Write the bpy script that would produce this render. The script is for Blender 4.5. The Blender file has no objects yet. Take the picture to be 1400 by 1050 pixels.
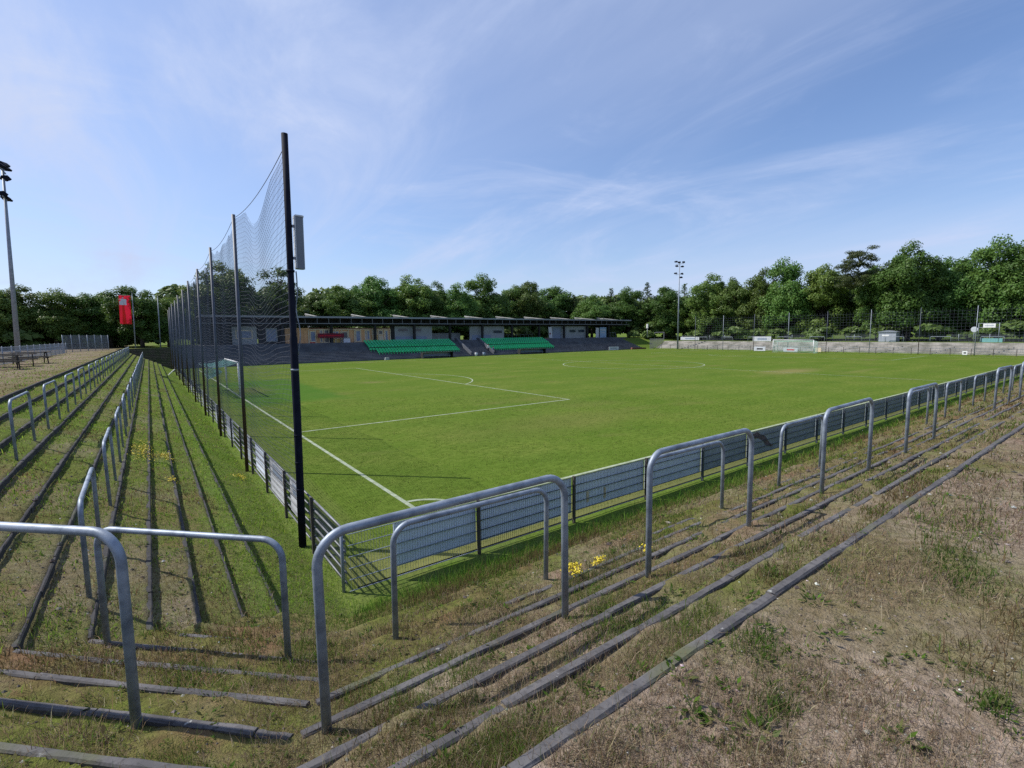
import bpy, bmesh, math, random
import numpy as np
from mathutils import Vector, Matrix
random.seed(7); rng = np.random.default_rng(7)
S = bpy.context.scene
COL = S.collection
R = math.radians
S2 = math.sqrt(0.5)

# ------------------------------------------------------------------ scene objects
def link(o): COL.objects.link(o); return o
def tag(o, label=None, cat=None, group=None, kind=None):
    if label: o['label'] = label
    if cat: o['category'] = cat
    if group: o['group'] = group
    if kind: o['kind'] = kind
    return o
def empty(name, loc=(0, 0, 0), rz=0.0):
    o = bpy.data.objects.new(name, None); o.location = loc; o.rotation_euler = (0, 0, rz)
    o.empty_display_size = 0.2
    return link(o)
def mesh_obj(name, me, parent=None, loc=None):
    o = bpy.data.objects.new(name, me)
    if parent: o.parent = parent
    if loc is not None: o.location = loc
    return link(o)
def copy_tree(o, parent=None):
    c = o.copy(); COL.objects.link(c)
    if parent: c.parent = parent
    for ch in list(o.children): copy_tree(ch, c)
    return c

class MB:
    """collects faces and builds ONE mesh"""
    def __init__(s): s.v = []; s.f = []; s.mi = []; s.m = 0; s.sm = []; s.smooth = False
    def add(s, vs, fs):
        n = len(s.v); s.v.extend(tuple(map(float, p)) for p in vs)
        for f in fs: s.f.append([i + n for i in f]); s.mi.append(s.m); s.sm.append(s.smooth)
    def box(s, a, b):
        x0, y0, z0 = a; x1, y1, z1 = b
        s.add([(x0,y0,z0),(x1,y0,z0),(x1,y1,z0),(x0,y1,z0),(x0,y0,z1),(x1,y0,z1),(x1,y1,z1),(x0,y1,z1)],
              [(3,2,1,0),(4,5,6,7),(0,1,5,4),(1,2,6,5),(2,3,7,6),(3,0,4,7)])
    def beam(s, p, q, w, h, up=(0, 0, 1)):
        p = Vector(p); q = Vector(q); d = (q - p).normalized(); u = Vector(up)
        if abs(d.dot(u)) > .99: u = Vector((1, 0, 0))
        r = d.cross(u).normalized(); u = r.cross(d)
        vs = []
        for c in (p, q):
            for a, b in ((-1,-1),(1,-1),(1,1),(-1,1)): vs.append(c + r*(a*w/2) + u*(b*h/2))
        s.add(vs, [(3,2,1,0),(4,5,6,7),(0,1,5,4),(1,2,6,5),(2,3,7,6),(3,0,4,7)])
    def tube(s, pts, rad, n=8, cap=True):
        pts = [Vector(p) for p in pts]; m = len(pts)
        rads = rad if isinstance(rad, (list, tuple)) else [rad]*m
        vs = []; fs = []
        prev = None
        for i, p in enumerate(pts):
            d = (pts[min(i+1, m-1)] - pts[max(i-1, 0)]).normalized()
            if prev is None:
                a = Vector((0,0,1)) if abs(d.z) < .9 else Vector((1,0,0))
                r = d.cross(a).normalized()
            else:
                r = (prev - d*prev.dot(d)).normalized()
            prev = r; u = d.cross(r)
            for k in range(n):
                t = 2*math.pi*k/n
                vs.append(p + (r*math.cos(t) + u*math.sin(t))*rads[i])
        for i in range(m-1):
            for k in range(n):
                k2 = (k+1) % n
                fs.append((i*n+k, i*n+k2, (i+1)*n+k2, (i+1)*n+k))
        sm = s.smooth; s.smooth = n > 4; b0 = len(s.v)
        s.add(vs, fs); s.smooth = sm
        if cap:
            for ring in (list(range(n))[::-1], [(m-1)*n+k for k in range(n)]):
                s.f.append([b0+i for i in ring]); s.mi.append(s.m); s.sm.append(False)
    def prism(s, poly, axis, a, b):
        """polygon in the plane across axis ('x': (y,z), 'y': (x,z), 'z': (x,y)) extruded a..b"""
        def P(u, w, t): return {'x': (t, u, w), 'y': (u, t, w), 'z': (u, w, t)}[axis]
        n = len(poly)
        vs = [P(u, w, a) for u, w in poly] + [P(u, w, b) for u, w in poly]
        fs = [tuple(range(n))[::-1], tuple(range(n, 2*n))] + [(i, (i+1) % n, n+(i+1) % n, n+i) for i in range(n)]
        s.add(vs, fs)
    def mesh(s, name, mats):
        me = bpy.data.meshes.new(name); me.from_pydata(s.v, [], s.f)
        for m in (mats if isinstance(mats, (list, tuple)) else [mats]): me.materials.append(m)
        me.polygons.foreach_set('material_index', s.mi); me.polygons.foreach_set('use_smooth', s.sm)
        me.update()
        bm = bmesh.new(); bm.from_mesh(me); bmesh.ops.recalc_face_normals(bm, faces=bm.faces); bm.to_mesh(me); bm.free()
        return me
    def build(s, name, mats, parent=None, loc=None):
        return mesh_obj(name, s.mesh(name, mats), parent, loc)

def np_mesh(name, verts, faces, mat, smooth=False, attrs=None):
    """verts (N,3), faces (M,k) all the same k"""
    me = bpy.data.meshes.new(name)
    v = np.asarray(verts, np.float32); f = np.asarray(faces, np.int32); k = f.shape[1]
    me.vertices.add(len(v)); me.vertices.foreach_set('co', v.ravel())
    me.loops.add(f.size); me.loops.foreach_set('vertex_index', f.ravel())
    me.polygons.add(len(f)); me.polygons.foreach_set('loop_start', np.arange(0, f.size, k, dtype=np.int32))
    try: me.polygons.foreach_set('loop_total', np.full(len(f), k, np.int32))
    except Exception: pass
    me.polygons.foreach_set('use_smooth', np.full(len(f), smooth, bool))
    me.materials.append(mat)
    for an, (typ, arr) in (attrs or {}).items():
        a = me.attributes.new(an, typ, 'POINT')
        if typ == 'FLOAT': a.data.foreach_set('value', np.asarray(arr, np.float32))
        else:
            c = np.ones((len(v), 4), np.float32); c[:, :3] = arr; a.data.foreach_set('color', c.ravel())
    me.update(calc_edges=True); me.validate()
    return me

# ------------------------------------------------------------------ value noise
def _h(ix, iy, seed):
    n = (ix.astype(np.int64)*374761393 + iy.astype(np.int64)*668265263 + seed*974634777) & 0xffffffff
    n = ((n ^ (n >> 13))*1274126177) & 0xffffffff
    return ((n ^ (n >> 16)) & 0xffff)/65535.0
def vnoise(x, y, sc, seed=0):
    x = np.asarray(x, float)/sc; y = np.asarray(y, float)/sc
    ix = np.floor(x); iy = np.floor(y); fx = x-ix; fy = y-iy
    fx = fx*fx*(3-2*fx); fy = fy*fy*(3-2*fy)
    a = _h(ix, iy, seed); b = _h(ix+1, iy, seed); c = _h(ix, iy+1, seed); d = _h(ix+1, iy+1, seed)
    return (a*(1-fx)+b*fx)*(1-fy) + (c*(1-fx)+d*fx)*fy
def fbm(x, y, sc, seed=0, oct=3):
    t = 0; a = .5; n = 0
    for i in range(oct): t = t + a*vnoise(x, y, sc/2**i, seed+i*17); n += a; a *= .5
    return t/n

# ------------------------------------------------------------------ materials
def new_mat(name):
    m = bpy.data.materials.new(name); m.use_nodes = True
    nt = m.node_tree; b = nt.nodes['Principled BSDF']
    return m, nt, b
def N(nt, t, **kw):
    n = nt.nodes.new(t)
    for k, v in kw.items(): setattr(n, k, v)
    return n
def noise_fac(nt, scale, detail=4, rough=.6, coord='Object', stretch=None, lo=.35, hi=.65):
    tc = N(nt, 'ShaderNodeTexCoord'); no = N(nt, 'ShaderNodeTexNoise')
    no.inputs['Scale'].default_value = scale; no.inputs['Detail'].default_value = detail; no.inputs['Roughness'].default_value = rough
    src = tc.outputs[coord]
    if stretch:
        mp = N(nt, 'ShaderNodeMapping'); mp.inputs['Scale'].default_value = stretch
        nt.links.new(src, mp.inputs['Vector']); src = mp.outputs['Vector']
    nt.links.new(src, no.inputs['Vector'])
    mr = N(nt, 'ShaderNodeMapRange'); mr.inputs['From Min'].default_value = lo; mr.inputs['From Max'].default_value = hi
    nt.links.new(no.outputs['Fac'], mr.inputs['Value'])
    return mr.outputs['Result'], no
def mixc(nt, fac, a, b, mode='MIX'):
    m = N(nt, 'ShaderNodeMix', data_type='RGBA', blend_type=mode)
    for sock, v in ((m.inputs['Factor'], fac), (m.inputs['A'], a), (m.inputs['B'], b)):
        if hasattr(v, 'is_linked'): nt.links.new(v, sock)
        elif isinstance(v, (int, float)): sock.default_value = v
        else: sock.default_value = (*v, 1)
    return m.outputs['Result']
def flat(name, c1, c2=None, scale=3, rough=.7, metal=0.0, bump=0.0, bscale=None, spec=.3, stretch=None, coord='Object', lo=.35, hi=.65, detail=4):
    m, nt, b = new_mat(name)
    b.inputs['Roughness'].default_value = rough; b.inputs['Metallic'].default_value = metal
    b.inputs['Specular IOR Level'].default_value = spec
    if c2 is None: c2 = tuple(x*.75 for x in c1)
    f, _ = noise_fac(nt, scale, stretch=stretch, coord=coord, lo=lo, hi=hi, detail=detail)
    nt.links.new(mixc(nt, f, c1, c2), b.inputs['Base Color'])
    if bump:
        _, no = noise_fac(nt, bscale or scale*6, coord=coord)
        bp = N(nt, 'ShaderNodeBump'); bp.inputs['Strength'].default_value = bump; bp.inputs['Distance'].default_value = .02
        nt.links.new(no.outputs['Fac'], bp.inputs['Height']); nt.links.new(bp.outputs['Normal'], b.inputs['Normal'])
    return m

M = {}
M['galv'] = flat('galvanised_steel', (.27,.31,.365), (.135,.16,.20), scale=6, rough=.52, metal=.35, lo=.42, hi=.62, detail=8, bump=.05, bscale=120)
M['galv_dull'] = flat('dull_galvanised_steel', (.28,.31,.36), (.20,.23,.27), scale=5, rough=.55, metal=.3)
M['pole_dark'] = flat('dark_painted_pole', (.006,.008,.017), (.011,.014,.026), scale=6, rough=.75, spec=.1)
M['pole_rust'] = None
M['net'] = flat('net_cord', (.085,.095,.125), (.065,.075,.10), rough=.9)
M['goal_net'] = flat('pale_green_net_cord', (.45,.66,.6), (.38,.58,.52), rough=.9)
M['white_paint'] = flat('white_paint', (.78,.78,.77), (.66,.66,.66), rough=.5)
M['board_back'] = flat('board_back', (.72,.80,.95), (.62,.70,.85), scale=2, rough=.55)
M['board_back_dark'] = flat('dark_board_back', (.37,.42,.50), (.29,.335,.41), scale=2, rough=.55)
M['board_white'] = flat('white_board', (.56,.58,.63), (.46,.48,.53), scale=2, rough=.5)
M['wire'] = flat('fence_wire', (.10,.115,.14), (.07,.08,.10), rough=.5, metal=.4)
M['wire_light'] = flat('light_fence_wire', (.30,.34,.38), (.22,.25,.29), rough=.5, metal=.4)
M['post_brown'] = flat('weathered_fence_post', (.085,.075,.06), (.045,.042,.038), scale=4, rough=.8)
M['rail_light'] = flat('pale_fence_rail', (.21,.22,.24), (.14,.145,.16), scale=3, rough=.5, metal=.2)
M['concrete_dark'] = flat('dark_terrace_concrete', (.105,.115,.135), (.065,.07,.085), scale=.6, rough=.9, bump=.3, bscale=8)
M['concrete_far'] = flat('pale_terrace_stone', (.36,.34,.31), (.20,.195,.165), scale=.5, rough=.9, stretch=(1,1,2.5), lo=.4, hi=.6, bump=.3, bscale=5)
M['step_rough'] = flat('overgrown_terrace_step', (.085,.075,.06), (.055,.07,.03), scale=.8, rough=.95)
M['wall_grey'] = flat('grey_rendered_wall', (.33,.36,.37), (.27,.295,.305), scale=.5, rough=.85)
M['wall_blue'] = flat('blue_painted_wall', (.24,.29,.38), (.2,.25,.33), scale=1, rough=.8)
M['orange'] = flat('orange_wooden_panel', (.66,.39,.20), (.52,.28,.13), scale=.7, rough=.7, stretch=(3,1,.4))
M['timber_yellow'] = flat('yellow_timber_panel', (.62,.45,.17), (.52,.36,.13), scale=1.5, rough=.7)
M['cream'] = flat('cream_window_frame', (.66,.56,.40), (.56,.47,.33), rough=.6)
M['window'] = flat('dark_window_glass', (.05,.07,.10), (.035,.05,.075), scale=.6, rough=.15, spec=.5)
M['window_blue'] = flat('blue_window_glass', (.16,.22,.35), (.11,.16,.27), scale=.6, rough=.2, spec=.5)
M['dark'] = flat('dark_timber_and_shade', (.018,.02,.022), (.03,.03,.03), rough=.8)
M['roof'] = flat('grey_roof_sheet', (.14,.15,.165), (.10,.11,.12), scale=.5, rough=.7)
M['roof_edge'] = flat('roof_gutter', (.24,.26,.29), (.18,.19,.21), scale=.5, rough=.6)
M['roof_fin'] = flat('pale_roof_beam', (.42,.42,.40), (.27,.27,.26), scale=.7, rough=.7)
M['seat'] = flat('green_plastic_seat', (.02,.42,.17), (.017,.35,.14), scale=.4, rough=.4, coord='Generated')
M['seat_old'] = flat('faded_green_plastic_seat', (.04,.46,.22), (.03,.38,.18), scale=.4, rough=.5)
M['red'] = flat('red_cloth', (.55,.012,.035), (.42,.01,.025), scale=2, rough=.8)
M['red_dark'] = flat('dark_red_banner', (.17,.012,.03), (.12,.01,.022), scale=1, rough=.7)
M['red_track'] = flat('red_brown_rubber', (.17,.07,.05), (.12,.05,.04), rough=.9)
M['yellow'] = flat('yellow_tape', (.75,.62,.15), (.65,.55,.2), rough=.6)
M['sticker'] = flat('faded_torn_sticker', (.20,.13,.15), (.10,.09,.11), scale=4, rough=.8)
M['turq'] = flat('turquoise_board', (.18,.40,.40), (.14,.33,.33), rough=.6)
M['blue_banner'] = flat('light_blue_banner', (.30,.42,.56), (.22,.33,.47), scale=1.2, rough=.7)
M['hut'] = flat('grey_metal_cladding', (.34,.37,.42), (.27,.30,.35), scale=1, rough=.6, stretch=(1,6,.2))
M['wood_dark'] = flat('dark_weathered_wood', (.05,.042,.035), (.03,.026,.022), scale=3, rough=.85)
M['skin'] = flat('skin', (.45,.28,.20), (.40,.25,.18), rough=.6)
M['shirt'] = flat('white_shirt', (.6,.6,.62), (.5,.5,.52), rough=.9)
M['shirt_blue'] = flat('blue_shirt', (.09,.10,.25), (.07,.08,.2), rough=.9)
M['trousers'] = flat('dark_trousers', (.03,.03,.04), (.02,.02,.03), rough=.9)
M['hair'] = flat('dark_hair', (.015,.012,.01), (.02,.015,.012), rough=.7)
M['antenna'] = flat('grey_panel_casing', (.17,.20,.24), (.13,.155,.19), scale=1.5, rough=.45)
M['antenna_light'] = flat('pale_casing_edge', (.55,.58,.62), (.45,.48,.52), rough=.45)
M['bark'] = flat('tree_bark', (.085,.07,.055), (.04,.034,.028), scale=2.5, rough=.95, stretch=(1,1,.25), bump=.4)
M['bark_pine'] = flat('pine_bark', (.20,.10,.055), (.10,.06,.04), scale=2, rough=.95, stretch=(1,1,.3))

# net pole: dark blue-grey above, rusty brown below
def pole_rust():
    m, nt, b = new_mat('rust_footed_pole')
    tc = N(nt, 'ShaderNodeTexCoord'); sx = N(nt, 'ShaderNodeSeparateXYZ'); nt.links.new(tc.outputs['Object'], sx.inputs[0])
    f, no = noise_fac(nt, 5)
    ad = N(nt, 'ShaderNodeMath', operation='MULTIPLY_ADD'); ad.inputs[1].default_value = 1.2
    nt.links.new(no.outputs['Fac'], ad.inputs[0]); nt.links.new(sx.outputs['Z'], ad.inputs[2])
    mr = N(nt, 'ShaderNodeMapRange'); mr.inputs['From Min'].default_value = 2.6; mr.inputs['From Max'].default_value = 3.6
    nt.links.new(ad.outputs[0], mr.inputs['Value'])
    a = mixc(nt, f, (.045,.028,.022), (.09,.05,.035)); c = mixc(nt, f, (.07,.085,.115), (.05,.06,.085))
    nt.links.new(mixc(nt, mr.outputs['Result'], a, c), b.inputs['Base Color'])
    b.inputs['Roughness'].default_value = .55; b.inputs['Metallic'].default_value = .2
    return m
M['pole_rust'] = pole_rust()

def leaf_mat(name, c1, c2, trans=.25):
    m, nt, b = new_mat(name)
    oi = N(nt, 'ShaderNodeObjectInfo')
    f, _ = noise_fac(nt, .55, detail=2, lo=.3, hi=.7)
    c = mixc(nt, f, c1, c2)
    hs = N(nt, 'ShaderNodeHueSaturation')
    mr = N(nt, 'ShaderNodeMapRange'); mr.inputs['To Min'].default_value = .74; mr.inputs['To Max'].default_value = 1.32
    nt.links.new(oi.outputs['Random'], mr.inputs['Value']); nt.links.new(mr.outputs['Result'], hs.inputs['Value'])
    mr2 = N(nt, 'ShaderNodeMapRange'); mr2.inputs['To Min'].default_value = .478; mr2.inputs['To Max'].default_value = .520
    wn = N(nt, 'ShaderNodeTexWhiteNoise', noise_dimensions='1D'); nt.links.new(oi.outputs['Random'], wn.inputs['W'])
    nt.links.new(wn.outputs['Value'], mr2.inputs['Value']); nt.links.new(mr2.outputs['Result'], hs.inputs['Hue'])
    nt.links.new(c, hs.inputs['Color'])
    nt.links.new(hs.outputs['Color'], b.inputs['Base Color'])
    b.inputs['Roughness'].default_value = .5; b.inputs['Specular IOR Level'].default_value = .25
    tr = N(nt, 'ShaderNodeBsdfTranslucent'); mx = N(nt, 'ShaderNodeMixShader'); mx.inputs[0].default_value = trans
    hs2 = N(nt, 'ShaderNodeHueSaturation'); hs2.inputs['Value'].default_value = 1.3; hs2.inputs['Hue'].default_value = .48
    nt.links.new(hs.outputs['Color'], hs2.inputs['Color']); nt.links.new(hs2.outputs['Color'], tr.inputs['Color'])
    nt.links.new(b.outputs[0], mx.inputs[1]); nt.links.new(tr.outputs[0], mx.inputs[2])
    nt.links.new(mx.outputs[0], nt.nodes['Material Output'].inputs['Surface'])
    return m
M['leaf'] = leaf_mat('broad_leaves', (.068,.138,.026), (.106,.176,.036), .32)
M['leaf_dark'] = leaf_mat('dark_leaves', (.056,.108,.028), (.080,.135,.034), .30)
M['needle'] = leaf_mat('pine_needles', (.08,.115,.04), (.11,.13,.045), .25)

def attr_mat(name, rough=.7, trans=.3, attr='Col'):
    m, nt, b = new_mat(name)
    a = N(nt, 'ShaderNodeAttribute'); a.attribute_name = attr
    nt.links.new(a.outputs['Color'], b.inputs['Base Color'])
    b.inputs['Roughness'].default_value = rough; b.inputs['Specular IOR Level'].default_value = .06
    tr = N(nt, 'ShaderNodeBsdfTranslucent'); mx = N(nt, 'ShaderNodeMixShader'); mx.inputs[0].default_value = trans
    nt.links.new(a.outputs['Color'], tr.inputs['Color'])
    nt.links.new(b.outputs[0], mx.inputs[1]); nt.links.new(tr.outputs[0], mx.inputs[2])
    nt.links.new(mx.outputs[0], nt.nodes['Material Output'].inputs['Surface'])
    return m
M['blade'] = attr_mat('grass_blades', trans=.46)
M['petal'] = flat('yellow_petals', (.62,.50,.03), (.50,.40,.03), scale=30, rough=.6)

def kerb_mat(name, k):
    m, nt, b = new_mat(name)
    f, _ = noise_fac(nt, 2.2, detail=6, lo=.38, hi=.62)
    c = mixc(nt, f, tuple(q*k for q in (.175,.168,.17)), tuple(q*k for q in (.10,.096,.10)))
    f2, no2 = noise_fac(nt, 26, detail=5, lo=.5, hi=.68)
    c = mixc(nt, f2, c, (.06,.058,.06))
    f3, _ = noise_fac(nt, 14, detail=3, lo=.68, hi=.74)
    c = mixc(nt, f3, c, tuple(q*k for q in (.42,.42,.40)))
    f4, _ = noise_fac(nt, 1.3, detail=3, lo=.58, hi=.72)
    c = mixc(nt, f4, c, (.10,.105,.06))
    nt.links.new(c, b.inputs['Base Color']); b.inputs['Roughness'].default_value = .9; b.inputs['Specular IOR Level'].default_value = .2
    bp = N(nt, 'ShaderNodeBump'); bp.inputs['Strength'].default_value = .5; bp.inputs['Distance'].default_value = .008
    nt.links.new(no2.outputs['Fac'], bp.inputs['Height']); nt.links.new(bp.outputs['Normal'], b.inputs['Normal'])
    return m
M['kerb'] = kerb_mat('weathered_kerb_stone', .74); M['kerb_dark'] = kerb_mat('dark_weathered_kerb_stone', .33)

def ground_mat():
    m, nt, b = new_mat('terrace_soil')
    at = N(nt, 'ShaderNodeAttribute'); at.attribute_name = 'green'
    f1, n1 = noise_fac(nt, 2.2, detail=6, lo=.38, hi=.62)
    dirt = mixc(nt, f1, (.315,.25,.197), (.225,.177,.138))
    f2, n2 = noise_fac(nt, 18, detail=6, lo=.4, hi=.65)
    dirt = mixc(nt, f2, dirt, (.13,.10,.07))
    f5, n5 = noise_fac(nt, 70, detail=3, lo=.62, hi=.72)
    dirt = mixc(nt, f5, dirt, (.34,.30,.25))
    f3, n3 = noise_fac(nt, 1.1, detail=5, lo=.4, hi=.6)
    grass = mixc(nt, f3, (.120,.142,.032), (.172,.136,.064))
    f4, n4 = noise_fac(nt, 12, detail=6, lo=.38, hi=.66)
    grass = mixc(nt, f4, grass, (.080,.075,.028))
    f6, n6 = noise_fac(nt, .8, detail=4, lo=.56, hi=.68)
    grass = mixc(nt, f6, grass, (.17,.10,.06))
    at2 = N(nt, 'ShaderNodeAttribute'); at2.attribute_name = 'lush'
    lush = mixc(nt, f4, mixc(nt, f3, (.105,.175,.026), (.135,.185,.034)), (.075,.115,.022))
    grass = mixc(nt, at2.outputs['Fac'], grass, lush)
    c = mixc(nt, at.outputs['Fac'], dirt, grass)
    nt.links.new(c, b.inputs['Base Color']); b.inputs['Roughness'].default_value = 1; b.inputs['Specular IOR Level'].default_value = .02
    mx = N(nt, 'ShaderNodeMath', operation='ADD'); nt.links.new(n4.outputs['Fac'], mx.inputs[0]); nt.links.new(n5.outputs['Fac'], mx.inputs[1])
    bp = N(nt, 'ShaderNodeBump'); bp.inputs['Strength'].default_value = .7; bp.inputs['Distance'].default_value = .03
    nt.links.new(mx.outputs[0], bp.inputs['Height']); nt.links.new(bp.outputs['Normal'], b.inputs['Normal'])
    return m
M['ground'] = ground_mat()

def pitch_mat():
    m, nt, b = new_mat('mown_pitch_turf')
    tc = N(nt, 'ShaderNodeTexCoord')
    f1, _ = noise_fac(nt, .13, detail=5, stretch=(.6,1,1), lo=.40, hi=.60)
    c = mixc(nt, f1, (.112,.162,.026), (.146,.173,.038))
    f2, _ = noise_fac(nt, .40, detail=7, rough=.7, stretch=(.45,1,1), lo=.38, hi=.64)
    c = mixc(nt, f2, c, (.080,.132,.019))
    f3, n3 = noise_fac(nt, 5, detail=7, rough=.7, stretch=(.6,1,1), lo=.42, hi=.68)
    c = mixc(nt, f3, c, (.058,.094,.012))
    f4, _ = noise_fac(nt, .22, detail=5, stretch=(.5,1,1), lo=.57, hi=.72)
    f4m = N(nt, 'ShaderNodeMath', operation='MULTIPLY'); f4m.inputs[1].default_value = .55; nt.links.new(f4, f4m.inputs[0])
    c = mixc(nt, f4m.outputs[0], c, (.135,.125,.045))
    # mowing bands across the pitch
    wv = N(nt, 'ShaderNodeTexWave', wave_type='BANDS', bands_direction='X'); wv.inputs['Scale'].default_value = .055
    wv.inputs['Distortion'].default_value = .6; nt.links.new(tc.outputs['Object'], wv.inputs['Vector'])
    wm = N(nt, 'ShaderNodeMath', operation='MULTIPLY'); wm.inputs[1].default_value = .3; nt.links.new(wv.outputs['Fac'], wm.inputs[0])
    c = mixc(nt, wm.outputs[0], c, (.078,.132,.015))
    # worn and greener patches: the real turf there differs
    def patch(c, cx, cy, rx, ry, col, amt, box=False):
        mp = N(nt, 'ShaderNodeMapping', vector_type='POINT')
        mp.inputs['Location'].default_value = (-cx/rx, -cy/ry, 0); mp.inputs['Scale'].default_value = (1/rx, 1/ry, 0)
        nt.links.new(tc.outputs['Object'], mp.inputs['Vector'])
        no = N(nt, 'ShaderNodeTexNoise'); no.inputs['Scale'].default_value = .5; no.inputs['Detail'].default_value = 4
        nt.links.new(tc.outputs['Object'], no.inputs['Vector'])
        if box:
            sx = N(nt, 'ShaderNodeSeparateXYZ'); nt.links.new(mp.outputs[0], sx.inputs[0])
            ax = N(nt, 'ShaderNodeMath', operation='ABSOLUTE'); ay = N(nt, 'ShaderNodeMath', operation='ABSOLUTE')
            nt.links.new(sx.outputs['X'], ax.inputs[0]); nt.links.new(sx.outputs['Y'], ay.inputs[0])
            ln = N(nt, 'ShaderNodeMath', operation='MAXIMUM'); nt.links.new(ax.outputs[0], ln.inputs[0]); nt.links.new(ay.outputs[0], ln.inputs[1])
            l = ln.outputs[0]; lo, hi = 1.12, .85; wob = .3
        else:
            ln = N(nt, 'ShaderNodeVectorMath', operation='LENGTH'); nt.links.new(mp.outputs[0], ln.inputs[0])
            l = ln.outputs['Value']; lo, hi = 1.2, .3; wob = .8
        md = N(nt, 'ShaderNodeMath', operation='MULTIPLY_ADD'); md.inputs[1].default_value = wob
        nt.links.new(no.outputs['Fac'], md.inputs[0]); nt.links.new(l, md.inputs[2])
        sb = N(nt, 'ShaderNodeMath', operation='SUBTRACT'); sb.inputs[1].default_value = wob/2; nt.links.new(md.outputs[0], sb.inputs[0])
        mr = N(nt, 'ShaderNodeMapRange'); mr.inputs['From Min'].default_value = lo; mr.inputs['From Max'].default_value = hi
        mr.inputs['To Max'].default_value = amt; nt.links.new(sb.outputs[0], mr.inputs['Value'])
        return mixc(nt, mr.outputs['Result'], c, col)
    c = patch(c, 2.6, 32.6, 3.3, 9.6, (.040,.115,.016), .60, True)
    c = patch(c, 49, 13.2, 5.5, 2.0, (.22,.175,.08), .6)
    c = patch(c, 54, 8.5, 6, .8, (.18,.165,.06), .35)
    c = patch(c, 15.2, 13.5, 2.2, 3.0, (.15,.14,.05), .25)
    c = patch(c, 15.8, 10.0, 3, 1.2, (.15,.14,.05), .25)
    c = patch(c, 11, 7, 6, 2.5, (.13,.13,.04), .4)
    c = patch(c, 46, -2.0, 60, .75, (.16,.145,.065), .6, True)
    c = patch(c, -2.0, 30, .6, 45, (.115,.135,.04), .4, True)
    c = patch(c, 1.2, 32.6, 1.6, 3.2, (.15,.135,.055), .5)
    c = patch(c, 11, 32.6, 1.2, 1.0, (.16,.145,.06), .5)
    c = patch(c, 92, 32, 2.5, 5, (.17,.15,.06), .5)
    nt.links.new(c, b.inputs['Base Color']); b.inputs['Roughness'].default_value = 1; b.inputs['Specular IOR Level'].default_value = .02
    bp = N(nt, 'ShaderNodeBump'); bp.inputs['Strength'].default_value = .6; bp.inputs['Distance'].default_value = .05
    nt.links.new(n3.outputs['Fac'], bp.inputs['Height']); nt.links.new(bp.outputs['Normal'], b.inputs['Normal'])
    return m
M['pitch'] = pitch_mat()
def line_mat():
    m, nt, b = new_mat('worn_chalk_line')
    f, _ = noise_fac(nt, 2.5, detail=6, rough=.7, lo=.35, hi=.7)
    nt.links.new(mixc(nt, f, (.36,.40,.31), (.17,.21,.10)), b.inputs['Base Color']); b.inputs['Roughness'].default_value = .95
    return m
M['line'] = line_mat()

# ------------------------------------------------------------------ the bowl: terraces on four sides of the pitch
TOP, RIS, FARTOP = 2.73, .2036, 1.92
XL0, TL = -8.20, .437       # left terrace, step k has its lip at x = XL0 + TL k
YR0, TR = -9.02, .457       # right terrace
NC0 = -9.945                # corner between them (x+y)/sqrt2
def step_idx(x, y):
    sl = (x-XL0)/TL; sr = (y-YR0)/TR; sc = ((x+y)*S2-NC0)/TR
    return sl, sr, sc
def ground_z(x, y, detail=True):
    x = np.asarray(x, float); y = np.asarray(y, float)
    sl, sr, sc = step_idx(x, y)
    s = np.minimum(np.minimum(sl, sr), sc)
    left = (sl <= sr) & (sl <= sc); corner = (sc < sl) & (sc < sr)
    k = np.clip(np.ceil(s), 0, 10)
    fr = np.clip(s-np.floor(s), 0, 1)
    z = TOP - RIS*k
    if detail:
        n1 = fbm(x, y, .9, 3); n2 = fbm(x, y, .25, 9)
        depth = np.where(left, -.016, -.026)
        off = depth + (n1-.5)*np.where(left, .045, .062) + (n2-.5)*.05
        mound = np.where(left, .105*(1-fr)**.9, .08*(1-fr)**1.5)
        bury = np.where(left, 0, np.where(corner, np.clip((s-5.6)*.5, 0, 1)*.07, np.clip((s-4.2)*.25, 0, 1)*.078))
        on = (s > 0) & (s < 10)
        z = z + np.where(on, off+mound+bury, 0)
        pl = (s <= 0)
        near = np.clip(1.2+s*.35, 0, 1)
        z = z + np.where(pl, (n1-.5)*.05*(1-.9*near) + (n2-.5)*.02 - .027*near, 0)
        rough2 = (fbm(x, y, .12, 31)-.5)*.02
        z = z + np.where(s < 10, rough2, 0)
    ramp_t = np.clip((s-10)/2.4, 0, 1)
    zr = (TOP-RIS*11)*(1-ramp_t) + np.where(detail, (fbm(x, y, .6, 5)-.5)*.06*(1-ramp_t*.7), 0)
    z = np.where(s > 10, zr, z)
    # far sides: smooth bank, the stepped terraces stand on it
    sy = (76.0-y)/.4615
    zs = TOP*(1-np.clip(sy/13, 0, 1)) - .16*((sy > 0) & (sy < 13))
    zx = FARTOP*np.clip((x-100.3)/4.2, 0, 1) - .14*((x > 100.3) & (x < 104.5))
    far = (x > 100.3) & (sr > 8)
    z = np.where((sy < 13) & (sy < s), np.where(x > 104.5, np.clip(FARTOP+(y-70)*.14, FARTOP, TOP), zs), np.where(far, zx, z))
    inside = (x > -2.45) & (y > -2.45) & (x < 99.5) & (y < 69.7)
    z = np.where(inside, -.05, z)
    return z

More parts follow.
